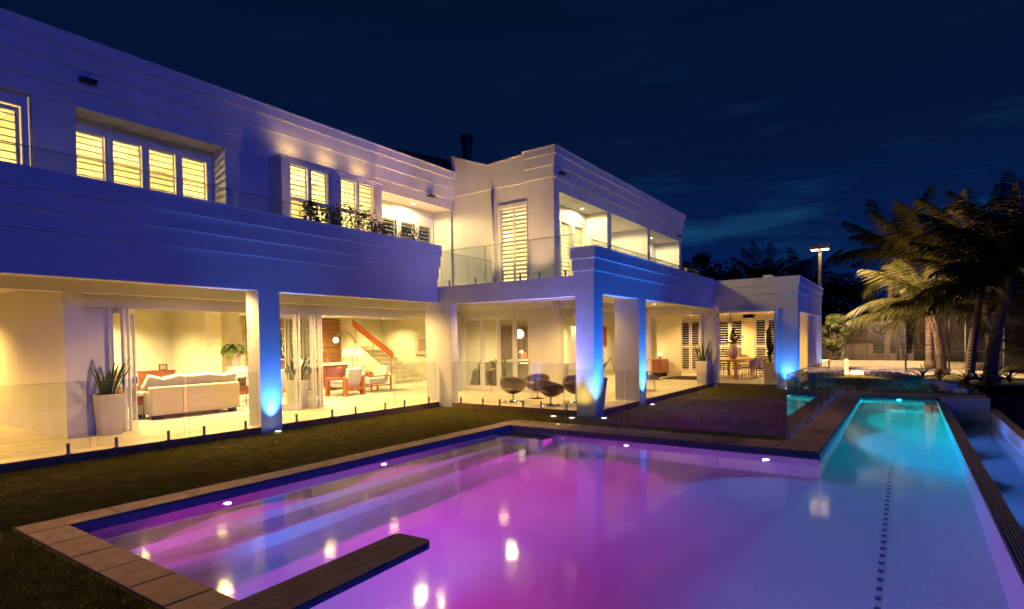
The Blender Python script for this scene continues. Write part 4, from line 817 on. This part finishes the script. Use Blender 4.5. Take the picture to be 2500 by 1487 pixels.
# kitchen
t = thing('kitchen_island', 'pale kitchen island with stone top behind the wing folding doors', 'kitchen island', (16.6, 10.95, FZ)); bx('cabinet', MT['rug_light'], t, (-.3, .3, -.8, .55, 0, .78)); bx('top', MT['stone_top'], t, (-.36, .36, -.86, .6, .781, .84), bevel=.01)
t = thing('kitchen_counter', 'timber kitchen counter with tap behind the first folding doors', 'kitchen counter', (18.9, 11.9, FZ)); bx('cabinet', MT['brown_cabinet'], t, (-2.6, .5, -.3, .3, 0, .86)); bx('top', MT['stone_top'], t, (-2.62, .5, -.33, .3, .861, .91)); MB().tube([(-1.2, .1, .91), (-1.2, .1, 1.2), (-1.2, -.03, 1.27), (-1.2, -.12, 1.2)], .014, 8).build('tap', MT['chrome'], t, loc=(0, 0, 0))
t = thing('wall_cabinet', 'dark brown panelled cabinet wall beyond the pendant lamp', 'cabinet', (18.0, 12.25, FZ), wc=True)
for k in range(4): bx('panel', MT['brown_cabinet'], t, (17.05+k*.5, 17.05+k*.5+.48, 12.18, 12.29, 1.05, 2.30), loc=-t.location)
bx('plinth', MT['stone_top'], t, (17.0, 19.1, 12.2, 12.29, .92, 1.04), loc=-t.location)
t = thing('pendant_lamp', 'round glowing pendant lamp over the kitchen island', 'pendant lamp', (16.25, 10.86, 2.75)); MB().tube([(0, 0, 0), (0, 0, -.62)], .006, 6).build('cord', MT['black'], t, loc=(0, 0, 0)); MB().lathe([(.02, -.62), (.10, -.66), (.15, -.76), (.15, -.82), (.09, -.92), (.02, -.94)], 20).build('globe', MT['lamp_soft'], t, loc=(0, 0, 0), smooth=True)
t = thing('candle_holder', 'glowing red glass vases on the kitchen bench', 'vase', (17.9, 11.85, FZ+.911))
for k in range(2): MB().lathe([(.04, 0), (.07, .1), (.05, .22), (.06, .26)], 14, (k*.2, 0, 0)).build('glass', MT['candle'], t, loc=(0, 0, 0), smooth=True)
t = thing('potted_plant', 'upright leafy house plant behind the middle folding door', 'plant', (15.5, 11.1, FZ)); MB().lathe([(.12, 0), (.16, .4)], 16).build('pot', MT['planter_white'], t, loc=(0, 0, 0)); ll = leaf_mesh(.8, .14, MT['monstera_leaf'], .3)
for k in range(7): inst(ll, 'leaf', t, (0, 0, .4), (0, -1.15+.08*(k % 3), k*.95))
def stool(x, y, label):
    t = thing('bar_stool', label, 'stool', (x, y, FZ), group='kitchen stools'); bx('seat', MT['wicker'], t, (-.2, .2, -.2, .2, .60, .66), bevel=.01); bx('backrest', MT['wicker'], t, (-.2, .2, .17, .2, .661, .86))
    for sx in (-.17, .17):
        for sy in (-.17, .17): bx('leg', MT['brown_cabinet'], t, (sx-.018, sx+.018, sy-.018, sy+.018, 0, .60))
stool(15.7, 11.9, 'timber kitchen stool nearest the doors'); stool(16.2, 11.95, 'second timber kitchen stool from the doors')
# living room seen through wing
t = thing('framed_picture', 'dark red painting on the far living-room wall', 'picture', (23.35, 11.18, 1.88)); bx('frame', MT['oak'], t, (-.45, .45, -.03, .0, -.47, .47)); bx('canvas', MT['red_art'], t, (-.38, .38, -.034, -.0305, -.40, .40))
t = thing('armchair', 'pale upholstered armchair behind the corner column', 'armchair', (16.3, 9.6, FZ), R(60)); cushion(.7, .7, .3, MT['fabric_light'], t, (0, 0, .25), name='seat', r=.05); cushion(.7, .16, .6, MT['fabric_light'], t, (0, -.32, .55), (.15, 0, 0), 'backrest', r=.05); 
for s in (-1, 1): cushion(.14, .7, .4, MT['fabric_light'], t, (s*.38, 0, .38), name='armrest', r=.04)
t = thing('chaise_longue', 'curved pale lounge chair stretched out behind second wing column', 'lounge chair', (16.75, 6.85, FZ), R(-14)); 
b = MB(); prof = [(-.95, .98), (-.78, .72), (-.55, .42), (-.3, .30), (0, .36), (.3, .44), (.55, .42), (.8, .30)]
up_ = [(x, z+.06) for x, z in prof]; b.prism(prof+up_[::-1], 1, -.28, .28); b.build('shell', MT['fabric_light'], t, loc=(0, 0, 0))
MB().tube([(-.45, -.2, .40), (-.1, -.2, 0)], .018, 8).build('leg', MT['chrome'], t, loc=(0, 0, 0)); MB().tube([(-.45, .2, .40), (-.1, .2, 0)], .018, 8).build('leg', MT['chrome'], t, loc=(0, 0, 0)); MB().tube([(.58, -.2, .42), (.68, -.2, 0)], .018, 8).build('leg', MT['chrome'], t, loc=(0, 0, 0)); MB().tube([(.58, .2, .42), (.68, .2, 0)], .018, 8).build('leg', MT['chrome'], t, loc=(0, 0, 0))
t = thing('low_cabinet', 'low reddish cabinet against the inner living-room wall', 'cabinet', (23.5, 8.6, FZ)); bx('carcass', MT['red_wood'], t, (-.4, .4, -.25, .2, .18, .75)); bx('leg', MT['black'], t, (-.38, -.34, -.2, .15, 0, .18)); bx('leg', MT['black'], t, (.34, .38, -.2, .15, 0, .18))
table_lamp(23.45, 8.55, FZ+.752, 'small amber lamp on the low reddish cabinet', MT['ceramic'], .1, .14, .12, 8)
t = thing('striped_rug', 'low striped rug on the living-room floor past the portal', 'rug', (23.2, 7.1, FZ)); bx('pile', MT['rug_light'], t, (-1.2, .9, -.6, .9, .001, .02))
for k in range(7): bx('stripe', MT['rug_dark'], t, (-1.2+k*.3, -1.2+k*.3+.14, -.6, .9, .0205, .035))
# dining
t = thing('dining_table', 'long orange-brown timber dining table in the pavilion', 'dining table', (24.4, 5.85, FZ)); bx('top', MT['oak'], t, (-1.4, 1.5, -.52, .55, .68, .76), bevel=.008)
for sx in (-1.32, 1.42):
    for sy in (-.45, .48): bx('leg', MT['oak'], t, (sx-.055, sx+.055, sy-.055, sy+.055, 0, .68))
def dchair(x, y, rz, label):
    t = thing('dining_chair', label, 'dining chair', (x, y, FZ), rz, group='woven dining chairs'); Wk = MT['wicker']
    cushion(.5, .5, .08, Wk, t, (0, 0, .44), name='seat', r=.025); b = MB(); n = 10; pr = []
    for lay, r in ((0, .29), (1, .26)):
        for i in range(n+1):
            a = math.pi*(1.08+.84*i/n) ; hgt = .62+.26*math.sin(math.pi*i/n)**.8
            b.v += [(r*math.cos(a), r*math.sin(a)*1.0+.02, .40), (r*1.05*math.cos(a), r*1.12*math.sin(a)+.02, hgt)]
    m2 = 2*(n+1)
    for i in range(n): a = 2*i; b.f += [(a, a+2, a+3, a+1), (m2+a, m2+a+1, m2+a+3, m2+a+2), (a+1, a+3, m2+a+3, m2+a+1), (a, m2+a, m2+a+2, a+2)]
    b.f += [(0, 1, m2+1, m2), (2*n, m2+2*n, m2+2*n+1, 2*n+1)]
    b.build('backrest', Wk, t, loc=(0, 0, 0), smooth=False)
    for sx in (-.2, .2):
        for sy in (-.2, .2): MB().tube([(sx*1.1, sy*1.15, 0), (sx, sy, .42)], .016, 6).build('leg', MT['brown_cabinet'], t, loc=(0, 0, 0))
for i, (x, y, a) in enumerate(((23.75, 5.05, 0), (24.55, 5.0, 0), (25.4, 4.95, 0), (23.7, 6.7, 180), (24.5, 6.7, 180), (25.3, 6.7, 180), (26.2, 5.85, 90))):
    dchair(x, y, R(a), ['woven dining chair nearest on garden side of the table', 'second woven dining chair on garden side of the table', 'third woven dining chair on garden side of the table', 'woven dining chair nearest on house side of the table', 'second woven dining chair on house side of the table', 'third woven dining chair on house side of the table', 'woven dining chair at far head of the table'][i])
t = thing('flower_vase', 'big round clay vase with leafy flowers on dining table', 'vase', (24.0, 5.72, FZ+.762)); MB().lathe([(.10, 0), (.20, .12), (.235, .28), (.20, .44), (.12, .54), (.13, .58)], 24).build('vase', MT['ceramic'], t, loc=(0, 0, 0), smooth=True)
vl = leaf_mesh(.42, .15, MT['tree_leaf'], .7); vb = leaf_mesh(.2, .16, MT['bloom'], .6); vd = leaf_mesh(.34, .12, MT['dark_leaf'], .4)
for k in range(34): inst(random.choice([vl, vl, vd, vd, vb]), 'leaf', t, (random.uniform(-.1, .1), random.uniform(-.1, .1), .56+random.uniform(0, .42)), (random.uniform(-.4, .4), random.uniform(-1.2, .0), k*2.4))
t = thing('ceiling_fan', 'ceiling fan with long blades above the dining table', 'ceiling fan', (24.0, 5.82, 2.78)); MB().tube([(0, 0, 0), (0, 0, -.28)], .02, 8).build('rod', MT['metal'], t, loc=(0, 0, 0)); MB().lathe([(.03, -.24), (.11, -.28), (.13, -.38), (.10, -.46), (.02, -.48)], 18).build('motor', MT['metal'], t, loc=(0, 0, 0), smooth=True)
for k in range(4): MB().box(.1, .78, -.06, .06, -.42, -.41).build('blade', MT['brown_cabinet'], t, loc=(0, 0, 0), rot=(R(8) if k % 2 else R(8), 0, R(40+90*k)))
# balcony flower pots
def balcony_shrub(x, y, h, r, label, seed):
    t = thing('balcony_plant', label, 'plant', (x, y, 3.152), group='flowering shrubs on the balcony'); rs = random.Random(seed)
    MB().lathe([(.16, 0), (.22, .5), (.235, .52)], 18).build('pot', MT['ceramic'], t, loc=(0, 0, 0), smooth=True)
    b = MB(); b2 = MB(); st = MB()
    for j in range(9):
        a = rs.uniform(0, 6.28); st.tube([(0, 0, .45), (r*.4*math.cos(a), r*.4*math.sin(a), .45+h*.5), (r*.8*math.cos(a), r*.8*math.sin(a), .45+h*.9*rs.uniform(.7, 1))], [.012, .008, .004], 5)
    for j in range(900):
        a = rs.uniform(0, 6.28); u = rs.random()**.5; hh = rs.random(); cz = .55+h*hh; rr = r*u*(.45+.9*math.sin(math.pi*(.12+.78*hh)))*(1+.35*math.sin(3*a+seed)); c = Vector((rr*math.cos(a), rr*math.sin(a), cz))
        d = Vector((rs.uniform(-1, 1), rs.uniform(-1, 1), rs.uniform(-.6, 1))).normalized(); s = d.cross(Vector((rs.uniform(-1, 1), rs.uniform(-1, 1), rs.uniform(-1, 1)))).normalized(); L = rs.uniform(.05, .09)
        q = [c, c+d*L*.5+s*L*.28, c+d*L, c+d*L*.5-s*L*.28]; (b2 if rs.random() < .10 else b).add(q, [(0, 1, 2, 3)])
    b.build('foliage', MT['tree_leaf'], t, loc=(0, 0, 0)); b2.build('blossom', MT['bloom'], t, loc=(0, 0, 0)); st.build('stem', MT['bark'], t, loc=(0, 0, 0))
for a in ((7.97, 10.85, 1.15, .17, 'slim leafy shrub at left of the bay window', 1), (8.45, 10.9, 1.10, .34, 'bushy flowering shrub before the bay window', 2), (8.95, 10.85, 1.28, .38, 'tallest flowering shrub between the two bay window panes', 3), (9.48, 10.85, 1.22, .34, 'thin flowering shrub by right bay pane', 6), (9.98, 10.8, .98, .22, 'small round shrub right of the bay window', 4), (10.9, 10.8, 1.02, .30, 'round flowering shrub in pot by the balcony corner', 5)): balcony_shrub(*a)

# ================================================================== GARDEN
# tall floodlight mast
t = thing('floodlight_mast', 'tall floodlight mast with lit box head behind the far pavilion', 'floodlight', (28.0, 3.07, 0))
MB().tube([(0, 0, 0), (0, 0, 5.35)], [.085, .06], 14).build('pole', MT['post'], t, loc=(0, 0, 0), smooth=True)
bx('head', MT['post'], t, (-.22, .22, -.36, .36, 5.50, 5.74)); bx('bracket', MT['post'], t, (-.05, .05, -.05, .05, 5.35, 5.5))
for s in (-1, 1): bx('lens', MT['lamp_flood'], t, (-.18, .18, s*.19-.14, s*.19+.14, 5.47, 5.499))
for sy in (-.2, .2): lamp('SPOT', 'flood_lamp', (28.2, 3.07+sy, 5.43), 7000, (1, .66, .36), t, (33.5, -.3+sy, 0), 104, .7, .1)
lamp('SPOT', 'flood_lamp', (28.3, 3.07, 5.40), 6500, (1, .54, .17), t, (33, -2.6, 5.2), 95, .8, .15)
# court walls
def wall_run(name, label, pts, h, th, m, cap=None):
    t = thing(name, label, 'wall', (pts[0][0], pts[0][1], 0), wc=True)
    for (a, c) in zip(pts[:-1], pts[1:]):
        d = Vector((c[0]-a[0], c[1]-a[1], 0)); MB().box(0, d.length, -th/2, th/2, -.1, h).build('wall', m, t, loc=Vector((a[0], a[1], 0))-t.location, rot=(0, 0, math.atan2(d.y, d.x)))
    return t
wall_run('court_wall', 'low cream wall around the lit court', [(38.6, 3.4), (38.6, .05), (36.5, -3.45)], .34, .2, MT['court_wall'])
wall_run('raised_planter_wall', 'cream raised planter wall below the round garden tree', [(30.6, 5.5), (31.6, 2.35), (39.4, 3.2)], .62, .2, MT['court_wall'])
wall_run('neighbour_wall', 'beige neighbour wall beyond the court', [(44, 4.2), (44, 1.9), (44, 1.75)], 1.25, .3, MT['hut_wall']); wall_run('boundary_wall', 'lower beige boundary wall behind the small palms', [(43.5, 1.8), (43.5, -1.6)], .62, .3, MT['hut_wall'])
o = MB().box(42, 42.6, -9, -.4, -.1, 3.0).build('hedge', MT['hedge_wall']); tag(o, 'tall dark clipped hedge behind the chain-link fence', 'hedge')
# hut
t = thing('garden_hut', 'garden hut with shaggy thatched hip roof beyond the fence', 'hut', (48, 3.4, 0)); bx('wall', MT['hut_wall'], t, (-1.6, 1.6, -1.4, 2.0, 0, 1.7))
b = MB(); rs = random.Random(4)
base = [(-2.2, -2.15, 1.45), (2.2, -2.15, 1.45), (2.2, 2.6, 1.45), (-2.2, 2.6, 1.45)]; ap = [(-.1, .0, 3.3), (.1, .9, 3.3)]
b.add(base+ap, [(0, 1, 4), (1, 2, 5, 4), (2, 3, 5), (3, 0, 4, 5), (0, 3, 2, 1)]); b.build('thatched_roof', MT['thatch'], t, loc=(0, 0, 0))
fr = MB()
for k in range(260):
    u = rs.random(); e = k % 4; p0 = Vector(base[e]); p1 = Vector(base[(e+1) % 4]); p = p0.lerp(p1, u); d = Vector((rs.uniform(-.05, .05), rs.uniform(-.05, .05), -rs.uniform(.1, .25))); s = (p1-p0).normalized()*.025; fr.add([p-s, p+s, p+d], [(0, 1, 2)])
o = fr.build('thatch_fringe', MT['thatch'], t, loc=(0, 0, 0)); o['kind'] = 'stuff'
# chain-link fence
t = thing('chain_link_fence', 'tall chain-link tennis fence with dark posts around the court', 'fence', (38.5, 0, 0), wc=True)
FP = [(39.2, 3.6), (39.2, 2.95), (39.0, 1.85), (38.9, .9), (38.8, .0), (38.0, -1.3), (37.2, -2.5), (36.2, -3.9)]
FZs = [2.45, 2.48, 2.55, 2.6, 2.66, 2.72, 2.76, 2.80]
for (x, y), h in zip(FP, FZs): MB().tube([(x, y, 0), (x, y, h)], .028, 8).build('post', MT['metal'], t)
for i in range(len(FP)-1):
    a = FP[i]; c = FP[i+1]; MB().tube([(a[0], a[1], FZs[i]), (c[0], c[1], FZs[i+1])], .02, 6).build('rail', MT['metal'], t); MB().tube([(a[0], a[1], .9), (c[0], c[1], .9)], .010, 6).build('wire', MT['metal'], t)
    mesh = MB(); L = (Vector(c)-Vector(a)).length; n = int(L/.12); H = min(FZs[i], FZs[i+1])
    d = (Vector(c)-Vector(a))/L
    for k in range(-int(H/.12), n):
        for s in (0, 1):
            u0, u1 = k*.12, k*.12+H; z0, z1 = .3, H
            u1 = u0+(z1-z0)
            if u0 < 0: z0 += -u0; u0 = 0
            if u1 > L: z1 -= u1-L; u1 = L
            if z1-z0 < .1: continue
            if s: u0, u1 = L-u0, L-u1
            p, q = Vector((a[0]+d.x*u0, a[1]+d.y*u0, z0)), Vector((a[0]+d.x*u1, a[1]+d.y*u1, z1)); w = Vector((d.x, d.y, 0))*.0025
            mesh.add([p-w, p+w, q+w, q-w], [(0, 1, 2, 3)])
    o = mesh.build('wire_mesh', MT['metal'], t); o['kind'] = 'stuff'
t = thing('court_gate', 'dark framed chain-link gate between the palms', 'gate', (33.0, -.05, 0), wc=True)
GA, GB = Vector((32.8, .0, 0)), Vector((34.2, -1.7, 0))
for p in (GA, GB): MB().tube([p, p+Vector((0, 0, 2.75))], .04, 8).build('post', MT['dark_metal'], t)
for z in (.16, 1.28): MB().tube([GA+Vector((0, 0, z)), GB+Vector((0, 0, z))], .022, 6).build('rail', MT['dark_metal'], t)
for f in (.30, .62):
    p = GA.lerp(GB, f); MB().tube([p+Vector((0, 0, 1.28)), p+Vector((0, 0, 2.7))], .012, 6).build('upright', MT['metal'], t)
MB().tube([GA+Vector((0, 0, 2.7)), GB+Vector((0, 0, 2.7))], .016, 6).build('rail', MT['metal'], t)
wall_run('planter_edge', 'low stone edge at foot of the court gate', [(32.8, .1), (34.4, -1.8), (30.5, -4.2)], .12, .18, MT['court_wall'])

# ---- palms
def frond_mesh(L, droop, m, seed, n=56, ll=.80, wind=.25):
    rs = random.Random(seed); b = MB(); P = []
    for i in range(n+1):
        u = i/n; P.append(Vector((L*(u-.10*droop*u*u*u), wind*L*.25*u*u, L*(.42*u-droop*.62*u*u))))
    b.tube([P[0], P[n//4], P[n//2], P[3*n//4], P[n]], [.030, .022, .016, .010, .004], 5, cap=False)
    for i in range(3, n+1):
        u = i/n; p = P[i]; d = (P[i]-P[i-1]).normalized(); side = d.cross(Vector((0, 0, 1))).normalized(); upv = side.cross(d)
        l = ll*L/3*(math.sin(math.pi*(.10+.86*u))**.7)*rs.uniform(.85, 1.1)
        for s in (-1, 1):
            dirv = (side*s*.66+d*.60+upv*.10+Vector((0, wind*.6, -.42*rs.uniform(.4, 1.6)))).normalized(); w = d*.017*L/3+upv*.006
            mid = p+dirv*l*.55+Vector((0, 0, -.03*l)); tip = p+dirv*l+Vector((0, 0, -.34*l*rs.uniform(.5, 1.6)))
            b.add([p-w*.6, p+w*.6, mid+w, mid-w, tip], [(0, 1, 2, 3), (3, 2, 4)])
    return b.mesh('frond', m)
FR = [frond_mesh(3.0, .55, MT['palm_leaf'], 1), frond_mesh(3.0, .9, MT['palm_leaf'], 2), frond_mesh(3.0, 1.25, MT['palm_leaf'], 3), frond_mesh(3.0, .35, MT['palm_leaf'], 4), frond_mesh(3.0, .75, MT['palm_leaf'], 6, wind=-.3)]
FD = [frond_mesh(2.2, 1.7, MT['palm_dry'], 5, 20)]
def palm(base, head, label, n=17, s=1.0, seed=1, r0=.16, r1=.10, dry=3, low=.35):
    rs = random.Random(seed); t = thing('palm_tree', label, 'palm tree', base, group='palm trees'); H = Vector(head)-Vector(base)
    pts = []; rad = []; m = 26
    for i in range(m+1):
        u = i/m; off = Vector((H.x*(u**1.6), H.y*(u**1.6), H.z*u)); 
        for dz, k in ((0, 1.05), (H.z/m*.5, .93)):
            if i == m and dz: continue
            pts.append(off+Vector((0, 0, dz))); rad.append((r0*(1.5 if u < .04 else 1)*(1-u)+r1*u)*k)
    MB().tube(pts, rad, 12).build('trunk', MT['trunk'], t, loc=(0, 0, 0), smooth=False)
    MB().lathe([(r1, 0), (r1*1.7, .15), (r1*1.5, .4), (.03, .7)], 10, H-Vector((0, 0, .2))).build('crown_shaft', MT['bark'], t, loc=(0, 0, 0))
    n = int(n*(1.25 if H.z < 5 else 1.05))
    for k in range(n):
        a = k*2.39996+rs.uniform(-.2, .2); u = k/n; el = R(72)*(1-u)-R(22)*u*low*2
        inst(FR[rs.randrange(5)], 'frond', t, H+Vector((0, 0, .12*(1-u))), (rs.uniform(-.25, .25), -el+R(10), a), (s*rs.uniform(.85, 1.1),)*3)
    for k in range(dry): inst(FD[0], 'dry_frond', t, H-Vector((0, 0, .1)), (0, R(25)+rs.uniform(0, .3), k*2.1+seed), (s*.6,)*3)
    return t
palm((30.9, -1.30, 0), (31.0, -.92, 2.75), 'low spreading palm lit in front of the court gate', 19, 1.12, 3, .20, .12)
palm((28.3, -2.05, 0), (28.3, -2.38, 3.3), 'straight ringed palm trunk second from right edge', 17, 1.05, 5, .17, .11)
palm((26.2, -2.45, 0), (26.2, -3.02, 3.75), 'nearest palm leaning toward the right edge', 17, 1.15, 8, .22, .12)
palm((42, .25, 0), (42, .77, 2.45), 'small slim palm in front of the beige boundary wall', 13, .72, 11, .16, .12)
palm((44, -.42, 0), (44, -.72, 2.9), 'small palm leaning right beside the hedge', 13, .8, 12, .17, .13)
palm((40, .9, 0), (39.6, .6, 6.4), 'tall dark palm behind the mast with drooping crown', 18, 1.25, 14, .15, .12)
palm((37, -1.0, 0), (36.4, -.9, 5.5), 'tall palm rising behind the low spreading palm', 18, 1.25, 15, .16, .12)
palm((33.5, -3.2, 0), (33.2, -2.5, 5.3), 'tall windswept palm at upper right', 18, 1.2, 16, .17, .12)
palm((29.2, -4.2, 0), (28.8, -3.7, 4.6), 'tallest palm cut by the right edge', 18, 1.15, 18, .17, .12)
palm((56, 10.5, 0), (55.5, 10.2, 6.6), 'distant dark palm left of the mast', 15, 1.3, 21); palm((50, 6.4, 0), (49.5, 6.2, 5.2), 'distant dark palm right of the mast', 15, 1.2, 22)

# ---- broadleaf trees
def tree(base, h, r, label, seed, m='tree_leaf', n=2600, ls=.10, trunk_h=.4, group=None, fl=1.0):
    rs = random.Random(seed); t = thing('garden_tree', label, 'tree', base, group=group)
    tk = MB(); top = Vector((rs.uniform(-.1, .1)*r, rs.uniform(-.1, .1)*r, h*trunk_h)); tk.tube([(0, 0, 0), top*.5, top], [.05*h/2.5, .04*h/2.5, .03*h/2.5], 8)
    cl = []
    for j in range(24):
        a = j*2.4; u = rs.random(); z = h*(trunk_h+(1-trunk_h)*rs.uniform(.08, .92)); rr = r*math.sin(math.pi*min(.95, max(.12, (z/h-trunk_h)/(1-trunk_h)*.8+.12)))*rs.uniform(.35, .95); c = Vector((rr*math.cos(a), rr*math.sin(a), z)); cl.append((c, r*rs.uniform(.26, .42)))
        tk.tube([top*.9, (top+c)*.5+Vector((0, 0, -.05*h)), c], [.018*h/2.5, .012*h/2.5, .005*h/2.5], 5)
    tk.build('trunk', MT['bark'], t, loc=(0, 0, 0)); b = MB()
    for k in range(n):
        c, cr_ = cl[rs.randrange(len(cl))]; d = Vector((rs.gauss(0, 1), rs.gauss(0, 1), rs.gauss(0, .8))).normalized(); p = c+d*cr_*rs.random()**.35
        n1 = (d+Vector((rs.uniform(-.7, .7), rs.uniform(-.7, .7), rs.uniform(-.2, .9)))).normalized(); s1 = n1.cross(Vector((rs.uniform(-1, 1), rs.uniform(-1, 1), .3))).normalized(); s2 = n1.cross(s1); L = ls*rs.uniform(.7, 1.3)
        b.add([p-s1*L*.25, p+s2*L*.5, p+s1*L*.25, p-s2*L*.5], [(0, 1, 2, 3)])
    b.build('crown', MT[m], t, loc=(0, 0, 0))
tree((32.4, 2.95, .3), 2.5, .72, 'round lit shrub-tree beside the floodlight mast', 3, n=7000, ls=.085, trunk_h=.28)
for i, (x, y, h, r, l) in enumerate(((70, 20.8, 12.4, 2.6, 'tall dark tree silhouette nearest the upper wing'), (72, 23.5, 10.0, 3.2, 'low dark tree silhouette at end of the upper wing'), (70, 17.8, 10.2, 3.0, 'rounded dark tree silhouette above the wing parapet'), (72, 15.0, 10.4, 3.2, 'broad dark tree silhouette above the pavilion roof'), (66, 11.5, 8.8, 3.0, 'dark tree silhouette left of the rooftop box'), (64, 8.6, 8.6, 3.0, 'dark tree silhouette behind the rooftop box'), (60, 3.5, 6.5, 3.2, 'dark bushy tree behind the garden hut'), (58, -2.5, 6.5, 3.4, 'dark bushy tree behind the palms'), (54, -7.5, 6.0, 3.2, 'dark bushy tree at far right'))):
    tree((x, y, -.05), h, r*1.3, l, 30+i, 'dark_leaf', 1800, .55, .22, 'dark trees against the night sky')
# neighbour house in the dark
t = thing('neighbour_house', 'dark neighbouring house with low roof behind the right-hand palms', 'house', (46, -7, 0)); bx('wall', MT['hedge_wall'], t, (-3, 3, -5, 3.5, 0, 2.9)); MB().add([(-3.5, -5.5, 2.9), (3.5, -5.5, 2.9), (3.5, 4, 2.9), (-3.5, 4, 2.9), (0, -3.5, 4.1), (0, 2, 4.1)], [(0, 1, 4), (1, 2, 5, 4), (2, 3, 5), (3, 0, 4, 5), (3, 2, 1, 0)]).build('roof', MT['dark_roof'], t, loc=(0, 0, 0))
bx('window', MT['black'], t, (-3.03, -3.001, 1.6, 2.6, 1.4, 1.8)); bx('window', MT['black'], t, (-3.03, -3.001, -1.5, .2, 1.0, 2.0))
# ---- low plants
def spiky(x, y, z, s, label, seed, m='snake_leaf', n=22):
    rs = random.Random(seed); t = thing('spiky_plant', label, 'plant', (x, y, z), group='spiky plants under the palms')
    for k in range(n): sc = s*rs.uniform(.7, 1.1); inst(SPK, 'leaf', t, (0, 0, 0), (0, -rs.uniform(.35, 1.35), k*2.4), (sc, sc, sc))
SPK = leaf_mesh(1.0, .07, MT['snake_leaf'], .75, 6, fold=.3)
for i, (x, y, s, l) in enumerate(((27.6, -.55, .95, 'spiky plant in front of the low palm'), (26.9, -1.05, .8, 'spiky plant left of the straight palm'), (25.4, -1.75, .9, 'spiky plant between low and straight palms'), (24.9, -2.3, .8, 'spiky plant at foot of nearest palm'), (27.2, -3.1, .9, 'spiky plant right of the straight palm'), (29.5, -3.0, .9, 'spiky plant behind the nearest palm'), (32.6, 2.6, .6, 'spiky plant in raised planter under the round tree'), (33.4, 2.75, .5, 'small spiky plant in raised planter near the fence'), (35.0, 2.9, .5, 'small spiky plant along the raised planter'))): spiky(x, y, .6 if x > 32 and y > 0 else -.02, s, l, 50+i)
palm((30.5, -4.6, -.1), (30.4, -4.55, .55), 'stubby young palm at right edge under the tall ones', 11, .55, 30, .12, .1, 4)
# lavender bed and white rocks
b = MB(); rs = random.Random(9)
for k in range(1500):
    u = rs.random(); x = 29.6-2.6*u+rs.uniform(-.35, .35); y = 1.25-1.6*u+rs.uniform(-.3, .3); h = rs.uniform(.12, .34); a = rs.uniform(0, 6.28); w = .02
    b.add([(x-w*math.cos(a), y-w*math.sin(a), 0), (x+w*math.cos(a), y+w*math.sin(a), 0), (x+rs.uniform(-.1, .1), y+rs.uniform(-.1, .1), h)], [(0, 1, 2)])
o = b.build('lavender_bed', MT['purple_leaf']); tag(o, 'low purple lavender bed along the court edge', 'lavender', kind='stuff')
def rock(x, y, s, label, seed):
    bm = bmesh.new(); bmesh.ops.create_icosphere(bm, subdivisions=3, radius=1)
    for v in bm.verts: v.co *= 1+.35*mnoise.noise(v.co*1.3+Vector((seed, 0, 0)))+.12*mnoise.noise(v.co*3.1+Vector((0, seed, 0)))
    bmesh.ops.scale(bm, vec=(s, s*.8, s*.55), verts=bm.verts); me = bpy.data.meshes.new('garden_rock'); bm.to_mesh(me); bm.free(); me.materials.append(MT['court'])
    o = inst(me, 'garden_rock', None, (x, y, s*.2)); tag(o, label, 'rock', 'pale rocks beside the pool end')
for i, (x, y, s, l) in enumerate(((25.2, -.75, .28, 'pale rock farthest from the pool end'), (24.0, -1.0, .25, 'pale rock in middle of the row behind the pool end'), (22.4, -1.1, .30, 'pale rock nearest the pool end'), (21.6, -1.35, .22, 'pale rock beside the end wall'))): rock(x, y, s, l, i*3.1)
